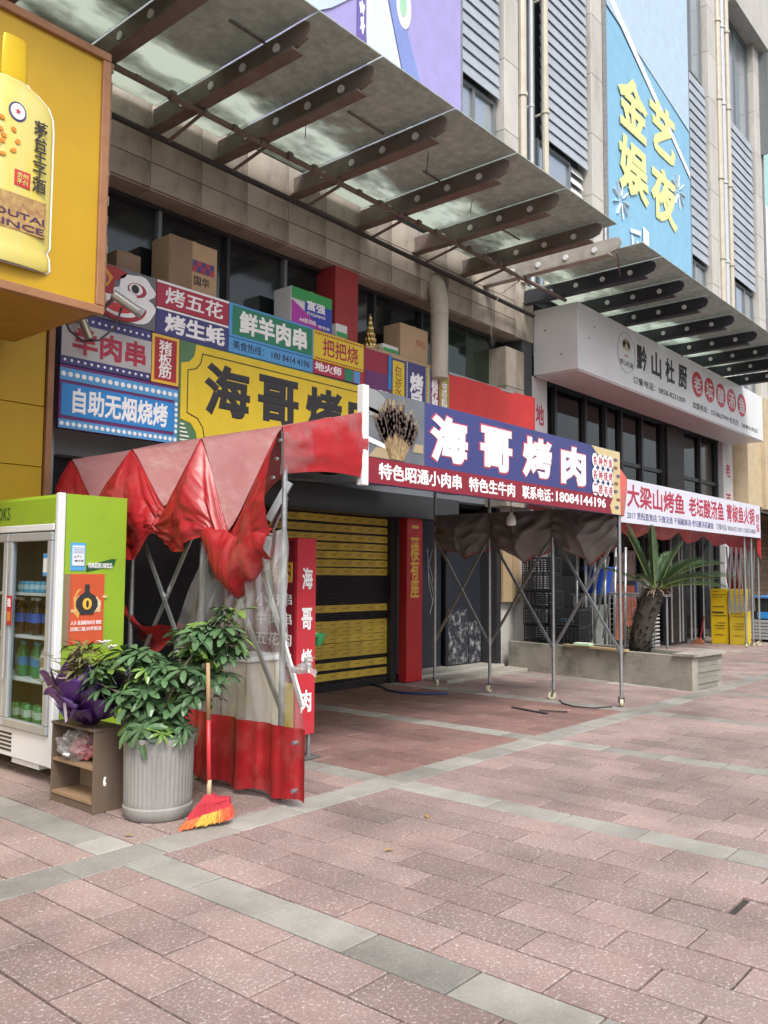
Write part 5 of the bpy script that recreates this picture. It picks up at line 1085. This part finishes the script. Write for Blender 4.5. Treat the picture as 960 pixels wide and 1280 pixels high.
vs = [hp_(l,z,-.022) for l, z in o1]+[hp_(l,z,.022) for l, z in o1]; n = len(o1)
bh.add(vs, [tuple(range(n))[::-1], tuple(range(n,2*n))]+[(i,(i+1)%n,n+(i+1)%n,n+i) for i in range(n)]); bh.build('broom_head', mat('translucent_red_plastic', (.50,.04,.06), .35, (.42,.03,.05), 8), br)
rb = MB()
for i in range(7): l = -.09+.035*i; rb.bar(hp_(l,.06+.018*i*.8,-.025), hp_(l*.55,.14,-.025), .006, .004)
rb.build('head_ribs', MATS['translucent_red_plastic'], br)
BRM = [solid('orange_bristle', (.62,.12,.02), .6), solid('yellow_bristle', (.58,.37,.03), .6), solid('red_bristle', (.65,.05,.03), .5)]
bs = MB()
for i in range(1300):
    t = r3.random(); l0 = -.125+.27*t; z0 = .05+.055*t; f0 = r3.uniform(-.018,.018)
    l1 = l0*1.20-.018+r3.gauss(0,.014); f1 = f0*2.2+r3.gauss(0,.013)-.012
    mi = 1 if .30 < t+r3.gauss(0,.06) < .72 else (0 if t < .45 else (2 if r3.random() < .4 else 0))
    a = Vector(hp_(l0,z0+.01,f0)); b = Vector(hp_(l1,.003+.012*r3.random()+.028*t,f1)); w_ = HD*.0016
    bs.add([a-w_, a+w_, b+w_, b-w_], [(0,1,2,3)], mi)
tag(bs.build('bristles', BRM, br), kind='stuff')
# ================================================================ CONCRETE PLANTER WITH CYCAD
cp_ = thing('concrete_planter', 'long low concrete planter box behind the tent posts', 'planter', (11.7, 5.8, 0))
PA, PB, PC, PD = (11.18,4.22), (12.06,4.14), (12.62,7.42), (11.82,7.42)
def wallseg(a, b, th, z0, z1, m, name, jit=0):
    a, b = Vector((*a,0)), Vector((*b,0)); nrm = Vector((-(b-a).y, (b-a).x, 0)).normalized()
    vs = [a, b, b+nrm*th, a+nrm*th]; vs = [(v.x,v.y,z0) for v in vs]+[(v.x,v.y,z1) for v in vs]
    return MB().add(vs, [(0,3,2,1),(4,5,6,7),(0,1,5,4),(1,2,6,5),(2,3,7,6),(3,0,4,7)]).build(name, m, cp_)
PLC = mat('stained_planter_concrete', (.34,.32,.27), .85, (.22,.21,.17), 3, bump=.6, bscale=35, dirt=(.085,.08,.065), dscale=3.2, damt=.8)
wallseg(PA, PD, -.13, 0, .44, PLC, 'long_wall'); wallseg(PB, PC, .12, 0, .43, PLC, 'long_wall'); wallseg((11.95,7.42), (12.5,7.42), -.1, 0, .42, PLC, 'end_wall')
for i in range(6): wallseg((11.32,4.215-.012*(i%2)), (12.05,4.15-.012*(i%2)), .06, .005+.074*i, .075+.074*i, mat('weathered_end_board', (.24,.235,.20), .8, (.17,.165,.14), 5, stretch=(.4,1,1)), 'board')
MB().prism([(11.3,4.3),(11.95,4.22),(12.5,7.35),(11.95,7.35)], 'z', .30, .385).build('soil', MATS['potting_soil'], cp_)
MB().prism([(11.14,4.17),(12.1,4.09),(12.16,4.4),(11.20,4.48)], 'z', .441, .475).build('cap_slab', CONC, cp_); MB().bar((11.62,6.3,.455), (11.36,5.2,.455), .10, .03).build('edge_plank', PLY, cp_)
cy = thing('cycad_palm', 'cycad with shaggy leaning trunk and feathery fronds in the concrete planter', 'palm', (11.72, 5.12, .385))
TRK = mat('shaggy_trunk', (.06,.05,.04), .9, (.03,.025,.02), 14, bump=.8, bscale=30)
tp = [Vector((11.74,5.20,.36)), Vector((11.74,5.16,.62)), Vector((11.74,5.09,.92)), Vector((11.74,4.99,1.18)), Vector((11.74,4.93,1.32))]
MB().tube(tp, [.145,.15,.152,.15,.11], 16).build('trunk', TRK, cy, True)
sc_ = MB()
for i in range(190):
    t = r3.random()*3.9; k = int(t); p = tp[k].lerp(tp[k+1], t-k); a = r3.uniform(0,6.28); d = Vector((math.cos(a), math.sin(a), .35)).normalized()
    c = p+Vector((math.cos(a)*.145, math.sin(a)*.145, 0)); leaflet(sc_, c, d+Vector((0,0,.6)), d, .07, .05, -.2, 0, 2)
tag(sc_.build('leaf_scars', TRK, cy), kind='stuff')
FRM = mat('cycad_leaf', (.055,.10,.04), .45, (.035,.07,.028), 6, rand=.25); FRB = mat('frond_rib', (.16,.20,.06), .5)
def frond(d, L, droop, wmax=.15, twist=0):
    d = Vector(d).normalized(); hz = Vector((d.x, d.y, 0)); hz = hz.normalized() if hz.length > .05 else Vector((0,-1,0)); base = tp[4]+hz*.06
    pts = []; N_ = 30
    for i in range(N_+1):
        t = i/N_; pts.append(base+d*(L*t)+hz*(.25*L*t*t*droop)-Vector((0,0,1))*(L*droop*t*t*.62))
    q = MB(); q.tube(pts, [.013*(1-.8*i/N_) for i in range(N_+1)], 5)
    for i in range(3, N_+1):
        t = i/N_; tg = (pts[min(i+1,N_)]-pts[i-1]).normalized(); sd_ = tg.cross(Vector((0,0,1)));
        if sd_.length < .1: sd_ = tg.cross(hz)
        sd_.normalize(); up = sd_.cross(tg); w_ = wmax*1.15*(math.sin(math.pi*min(1,t*.85+.12))**.6)
        for s_ in (-1,1):
            for e in (0,.5):
                p = pts[i]-(pts[i]-pts[i-1])*e; leaflet(q, p, sd_*s_*.6+tg*.75+up*.62, up, w_*r3.uniform(.8,1.1), .016, .12, 1, 2)
    q.build('frond', (FRB, FRM), cy)
ly, ls = Vector((.65,-.76,0)), Vector((.76,.65,0))
def dirn(l, u, f=0): return RT*l+FW*f+Vector((0,0,u))
for (l, u, f, L, dr, w_) in ((-.42,1.0,-.1,.95,.10,.11),(-.28,1.0,.2,1.0,.05,.11),(-.10,1.0,-.2,.95,.10,.12),(.55,.75,-.35,.75,.35,.19),(.75,.72,-.1,1.0,.55,.18),(.85,.42,-.05,1.02,.45,.18),(.35,.9,.35,.8,.4,.16),(-.85,.55,.3,.8,.25,.1),(.2,.8,.6,.8,.5,.15),(-.6,.6,-.6,.55,.4,.09),(.7,.85,.2,.95,.6,.17),(.9,.25,-.2,.85,.4,.16),(.6,.5,-.6,.8,.55,.16),(.3,1.0,-.1,.85,.3,.15)): frond(dirn(l,u,f), L, dr, w_)
dd = MB()
for i in range(40): a = r3.uniform(0,6.28); leaflet(dd, tp[4]+Vector((math.cos(a)*.1,math.sin(a)*.1,-.02)), (math.cos(a),math.sin(a),r3.uniform(-.3,.8)), (0,0,1), .16, .02, .5, 0, 2)
tag(dd.build('dry_crown', mat('dry_frond', (.28,.19,.12), .8, (.18,.11,.07), 10), cy), kind='stuff')

# crates, racks and pots behind the planter edge
CRM = mat('black_crate_plastic', (.022,.024,.028), .42, (.017,.018,.02), 8)
def crate_meshes(L, W, H):
    def wall(n_len, axis):
        q = MB(); th = .012
        def bx(a0, a1, z0, z1): q.box(a0, a1, 0, th, z0, z1) if axis == 'x' else q.box(0, th, a0, a1, z0, z1)
        bx(0, n_len, 0, .025); bx(0, n_len, H-.03, H)
        for i in range(1,6): bx(0, n_len, .03+(H-.06)*i/6-.006, .03+(H-.06)*i/6+.006)
        for i in range(int(n_len/.06)+1): x = (n_len-.012)*i/int(n_len/.06); bx(x, x+.012, .026, H-.031)
        return q.mesh('crate_side', CRM)
    return wall(L,'y'), wall(W,'x'), MB().box(0, W, 0, L, 0, .012).mesh('crate_floor', CRM)
LC, WC, HC = .52, .36, .262
ml, mw, mf = crate_meshes(LC, WC, HC)
def crate(x, y, z, label, rot=0):
    t = thing('plastic_crate', label, 'crate', (x, y, z), 'black crates on the planter'); t.rotation_euler.z = rot
    for me_, lo in ((ml,(0,0,0)),(ml,(WC-.012,0,0)),(mw,(0.013,0.001,0)),(mw,(.0,LC-.013,0.001)),(mf,(0,0,.0))):
        o = bpy.data.objects.new(me_.name, me_); col.objects.link(o); o.parent = t; o.location = lo
    return t
ordn = ['lowest', 'second lowest', 'third from the bottom', 'fourth from the bottom', 'topmost']
for i in range(5): crate(11.98+r3.uniform(-.02,.02), 6.72+r3.uniform(-.02,.02), .45+.268*i, 'black lattice crate, %s of the tall stack on the planter' % ordn[i], r3.uniform(-.05,.05))
crate(11.80, 6.16, .45, 'solid looking black crate standing lowest in front of the tall crate stack', .05); crate(11.81, 6.17, .718, 'black crate with a blue bottle on the short front stack', -.04)
crate(12.36, 6.4, .45, 'black lattice crate at the back, lower of the rear pair', .02); crate(12.37, 6.42, .718, 'black lattice crate at the back, upper of the rear pair', .0)
sb_ = thing('plastic_bottle', 'small blue plastic bottle lying in the short crate stack', 'bottle', (11.9, 6.4, .75)); MB().tube([(11.86,6.3,.80),(11.88,6.5,.80)], .035, 10).build('bottle_body', solid('pale_blue_plastic', (.25,.4,.6), .2), sb_, 40); MB().tube([(11.86,6.29,.80),(11.859,6.26,.80)], .014, 8).build('cap', WHITEP, sb_)
gsb = thing('green_tray', 'flat pale green box on the planter rim', 'tray', (11.5, 5.95, .45)); MB().bbox(11.42, 11.56, 5.80, 6.06, .472, .51, .006).build('tray', solid('pale_green_plastic', (.42,.58,.38), .4), gsb); MB().bbox(11.44, 11.54, 5.82, 6.04, .511, .516, .002).build('lid', WHITEP, gsb)
ff = thing('folded_steel_frame', 'bundle of upright steel tent poles behind the crates', 'frame', (12.75, 6.3, 0))
for i in range(6): MB().tube([(12.82+.03*(i % 2), 6.75-.165*i, .02), (12.84, 6.72-.165*i+.02*math.sin(i), 1.95)], .024, 8).build('pole', STEEL, ff, True)
for i in range(4): MB().bar((12.79,6.75-.165*i,.5), (12.79,6.4-.13*i,1.8), .016, .03).build('brace', STEEL, ff)
tb = thing('blue_tub', 'bright blue plastic tub behind the steel poles', 'tub', (13.3, 6.55, 1.15)); MB().lathe((13.3,6.55,1.20), [(.20,0),(.22,.02),(.27,.40),(.29,.42),(.29,.44),(.25,.44),(.20,.05)], 24).build('tub', solid('blue_plastic', (.015,.09,.55), .35), tb, 40); MB().lathe((13.3,6.55,1.60), [(.296,0),(.296,.025)], 24, caps=False).build('rim', solid('blue_plastic', (.015,.09,.55), .35), tb)
tbl = thing('steel_table', 'steel work table carrying the blue tub and the pot', 'table', (13.4, 6.3, 0)); MB().bbox(13.0, 13.7, 5.5, 6.95, 1.16, 1.195, .004).build('table_top', STEEL, tbl)
for x in (13.05,13.65):
    for y in (5.55,6.9): MB().tube([(x,y,0),(x,y,1.158)], .02, 8).build('leg', STEEL, tbl)
po = thing('steel_pot', 'shiny steel stock pot with lid beside the blue tub', 'pot', (13.2, 5.72, 1.195)); MB().lathe((13.25,5.72,1.198), [(.17,0),(.18,.01),(.18,.22),(.185,.225)], 22).build('pot_body', solid('polished_steel', (.6,.6,.6), .2, metal=.9), po, 40); MB().lathe((13.25,5.72,1.424), [(.185,0),(.12,.03),(.02,.04),(.02,.07)], 22).build('lid', MATS['polished_steel'], po, 40)
rk = thing('wire_rack', 'grey wire rack standing on edge left of the cycad trunk', 'rack', (12.3, 5.6, .4))
q = MB(); q.tube([(12.55,6.02,.4),(12.55,6.02,1.22)], .012, 6); q.tube([(12.55,5.30,.4),(12.55,5.30,1.22)], .012, 6); q.tube([(12.55,6.02,1.22),(12.55,5.30,1.22)], .016, 6); q.tube([(12.55,6.02,.42),(12.55,5.30,.42)], .012, 6); q.tube([(12.55,5.65,.42),(12.55,5.65,1.22)], .009, 6); q.build('rack_frame', STEEL, rk)
q = MB()
for i in range(1,10): q.tube([(12.552,6.02,.42+.08*i),(12.552,5.30,.42+.08*i)], .004, 5)
for i in range(1,12): q.tube([(12.556,6.02-.06*i,.42),(12.556,6.02-.06*i,1.22)], .003, 4)
q.build('wire_mesh', STEEL, rk)
wv2 = thing('white_slat_stack', 'stack of pale slatted trays behind the cycad trunk', 'tray', (12.62, 5.2, .4))
for i in range(13): MB().bbox(12.6, 12.9, 5.36, 5.48, .42+.058*i, .445+.058*i, .004).build('slat', MATS['print_light_grey'], wv2)

# ================================================================ SECOND TENT
t2 = thing('folding_tent', 'second red tent frame pushed together behind the white banner', 'tent', (18.5, 6.3, 0))
B2 = 5.80
for i, (x, y) in enumerate(((18.7,5.9),(19.15,5.9),(19.6,5.9),(17.6,7.05),(17.9,7.0),(18.2,7.05),(18.55,7.0),(18.9,7.05),(19.3,7.0),(19.7,7.0))):
    if 1:
        MB().tube([(x,y,.11),(x+.01,y,2.38)], .022, 8).build('post', STEEL, t2); 
        if y < 6.5: caster(None, x, y, t2, .4+i)
for i in range(6):
    x = 17.75+.3*i; MB().bar((x,B2+.13,.75), (x+.22,B2+.13,2.1), .016, .03).build('scissor_bar', STEEL, t2); MB().bar((x+.24,B2+.16,.75), (x+.02,B2+.16,2.1), .016, .03).build('scissor_bar', STEEL, t2)
for x in (12.2, 14.0): MB().tube([(x,7.0,.1),(x,7.0,2.5)], .022, 8).build('post', STEEL, t2)
MB().bar((12.0,B2+.06,2.42), (19.6,B2+.06,2.42), .03).build('front_rail', STEEL, t2)
def red2(u, w): x = 12.0+7.7*u; s_ = abs(math.sin(x*2.4)); return (x, B2+.10+.25*w+.05*nz(x*2,w,0,1), 2.52-(.24+.14*s_+.22*max(0,u-.7)/.3)*w+.06*nz(x*2.2,w*2,4,1))
MB().grid(red2, 90, 10).build('bunched_valance', RED, t2, True)
MB().grid(lambda u, w: (12.0+7.7*u, B2+.1+1.3*w, 2.60+.12*math.sin(w*3)-.10*abs(math.sin(u*20))), 60, 8).build('roof', RED, t2, True)
def red3(u, w): return (19.45+.35*u, B2+.06-.04*math.sin(u*5), 2.35-(.35+.45*u)*w+.03*nz(u*5,w*5,1,1))
MB().grid(red3, 10, 12).build('hanging_flap', RED, t2, True)
MB().grid(lambda u, w: (19.75+.12*math.sin(w*7), 6.6-.3*u, 2.4-1.3*w), 6, 14).build('hanging_flap', RED, t2, True)
b2 = thing('tent_banner', 'white banner with red brush characters on the second tent', 'banner', (15.8, B2, 2.33))
MB().bbox(11.9, 19.5, B2, B2+.02, 2.33, 3.03, .003).build('panel', c_('banner_white', (.72,.73,.84)), b2)
text('大梁山烤鱼', b2, CRIM, 12.75, 15.15, 2.58, 2.96, B2, bold=.03); text('老坛酸汤鱼', b2, CRIM, 15.35, 17.20, 2.58, 2.95, B2, bold=.03); text('青椒鱼火锅', b2, CRIM, 17.35, 19.1, 2.58, 2.95, B2, bold=.03)
text('2017 贵阳直营店 只做活鱼 干锅椒麻汤·老坛酸汤花椒鱼', b2, c_('indigo_ink', (.05,.05,.20)), 12.75, 16.6, 2.40, 2.52, B2, bold=.0); text('订餐电话 0858-8231009 15585764808', b2, solid('grey_print', (.15,.15,.2), .5), 16.75, 19.15, 2.40, 2.52, B2, bold=.0); text('欢迎\n光临', b2, CRIM, 19.2, 19.4, 2.45, 2.85, B2, bold=.0)
for i, (y0, y1) in enumerate(((6.50,6.88),(6.07,6.46))):
    t = thing('yellow_board', ('bright yellow notice board left of its twin beside the tent legs', 'duller yellow notice board nearest the second tent legs')[i], 'sign', (19.4-.05*i, (y0+y1)/2, 0), 'yellow notice boards')
    ym = c_('board_yellow%d' % i, ((.80,.55,.012),(.68,.50,.03))[i]); x = 19.4-.05*i
    MB().bbox(x, x+.22, y0, y1, .0, 1.22, .008).build('board_box', ym, t); MB().box(x-.006, x, y0+.006, y1-.006, .98, 1.2).build('top_card', c_('card_yellow', (.85,.58,.01)), t)
    for k, (z, a, b) in enumerate(((.82,.15,.8),(.68,.1,.75),(.62,.1,.9),(.46,.35,.85),(.40,.2,.8),(.34,.3,.8),(.2,.25,.75),(1.15,.2,.5),(1.08,.1,.9),(1.03,.1,.7))):
        MB().box(x-.010, x-.0065, y1-(y1-y0)*b, y1-(y1-y0)*a, z, z+(.03 if (k == 1 and i == 0) else .012)).build('printed_line', BLACKP if i == 0 else solid('brown_ink', (.25,.17,.03), .6), t)
rb_ = thing('broom', 'red handled broom leaning behind the yellow boards', 'broom', (19.0, 6.95, 0)); MB().tube([(19.0,6.98,.12),(19.05,6.90,.62)], .014, 6).build('handle', RED, rb_); MB().prism([(6.88,.0),(7.16,.0),(7.05,.13),(6.96,.13)], 'x', 18.97, 19.03).build('broom_head', mat('brown_bristle', (.35,.13,.06), .8), rb_)
kc = thing('metal_counter', 'low grey slatted metal counter at the right edge', 'counter', (21.2, 6.1, 0))
for i in range(6): MB().bbox(20.6, 22.1, 5.72, 6.5, .06+.075*i, .12+.075*i, .006).build('slat', mtc, kc)
for x, y in ((20.66,5.78),(22.04,5.78),(20.66,6.44),(22.04,6.44)): MB().box(x-.03, x+.03, y-.03, y+.03, 0, .508).build('leg', DKSTEEL, kc)
bc = thing('covered_crate', 'dark crate covered with blue cloth on the metal counter', 'crate', (21.2, 6.1, .51)); MB().bbox(20.8, 21.9, 5.8, 6.4, .515, .98, .01).build('crate_body', CRM, bc); MB().bbox(20.76, 21.94, 5.76, 6.44, .985, 1.05, .02).build('blue_cloth', solid('blue_cloth', (.06,.18,.42), .6), bc); MB().box(20.785, 20.795, 5.85, 6.3, .53, .68).build('blue_patch', BLUE, bc)

# ================================================================ ACROSS THE STREET (mirrored in the glass)
OB = thing('opposite_block', 'plain office block across the street mirrored in the upper windows', 'building', (40, -45, 0))
OBM = mat('opposite_concrete', (.45,.46,.48), .7, (.38,.39,.41), .4)
MB().box(20, 75, -60, -46, 0, 24).build('wall', OBM, OB)
ob2 = MB().box(0, 5, 0, .1, 0, 1.6).mesh('window_band', GLASS_B)
for k in range(7):
    for i in range(9): inst(ob2, 'window_band', OB, (21.5+6*i, -45.98, 2+3.1*k))
LT = mat('street_tree_leaf', (.06,.11,.03), .55, (.04,.08,.022), 1.2, rand=.3); TB = mat('street_tree_bark', (.10,.085,.065), .9)
tl_ = MB()
for i in range(2600):
    d = Vector((r3.gauss(0,1), r3.gauss(0,1), r3.gauss(0,1))).normalized(); k = r3.random()**.4; cl = r3.randrange(9); ca = cl*.7
    c = Vector((1.5*math.cos(ca), 1.5*math.sin(ca), 5.0+.8*math.sin(cl*2.1)))+Vector((d.x*1.5*k, d.y*1.5*k, d.z*1.3*k)); leaflet(tl_, c, (r3.gauss(0,1),r3.gauss(0,1),r3.gauss(0,.6)), (0,0,1), .34, .2, .2, 0, 1)
tlm = tl_.mesh('crown', LT)
tt = MB(); tt.tube([(0,0,0),(.05,0,1.5),(0,.05,3.0),(.05,0,4.8)], [.16,.13,.10,.05], 10)
for k in range(5): a = k*1.26; tt.tube([(0,0,2.7+.2*k),(math.cos(a)*.8,math.sin(a)*.8,4.0+.2*k),(math.cos(a)*1.5,math.sin(a)*1.5,5)], [.07,.045,.015], 7)
ttm = tt.mesh('trunk', TB, smooth=True)
for i, x in enumerate((16, 25, 37, 43.5, 50, 57, 65)):
    t = thing('street_tree', 'round leafy street tree across the pavement mirrored in the shop glass', 'tree', (x, -9-.8*(i % 2), 0), 'street trees across the pavement')
    for me_ in (ttm, tlm): o = bpy.data.objects.new(me_.name, me_); col.objects.link(o); o.parent = t; o.rotation_euler.z = i*1.1
for i, (x, y, lb) in enumerate(((3.34,4.62,'small yellow fallen leaf beside the concrete pot'),(2.86,4.30,'brown dry leaf on the grey paving band'),(4.3,3.3,'curled dry leaf on the red pavers before the tent'),(3.62,3.05,'pale scrap leaf lying on the pavers in front'))):
    t = thing('fallen_leaf', lb, 'leaf', (x, y, 0)); q = MB(); leaflet(q, (x,y,.012), (math.cos(i*2), math.sin(i*2), .12), (0,0,1), .05, .026, .25); q.build('blade', mat('dry_yellow_leaf', (.42,.27,.06), .7, (.25,.15,.05), 20), t)
    MB().tube([(x,y,.012),(x-.02*math.cos(i*2),y-.02*math.sin(i*2),.006)], .0015, 4).build('stalk', MATS['dry_frond'], t)
flush_texts()
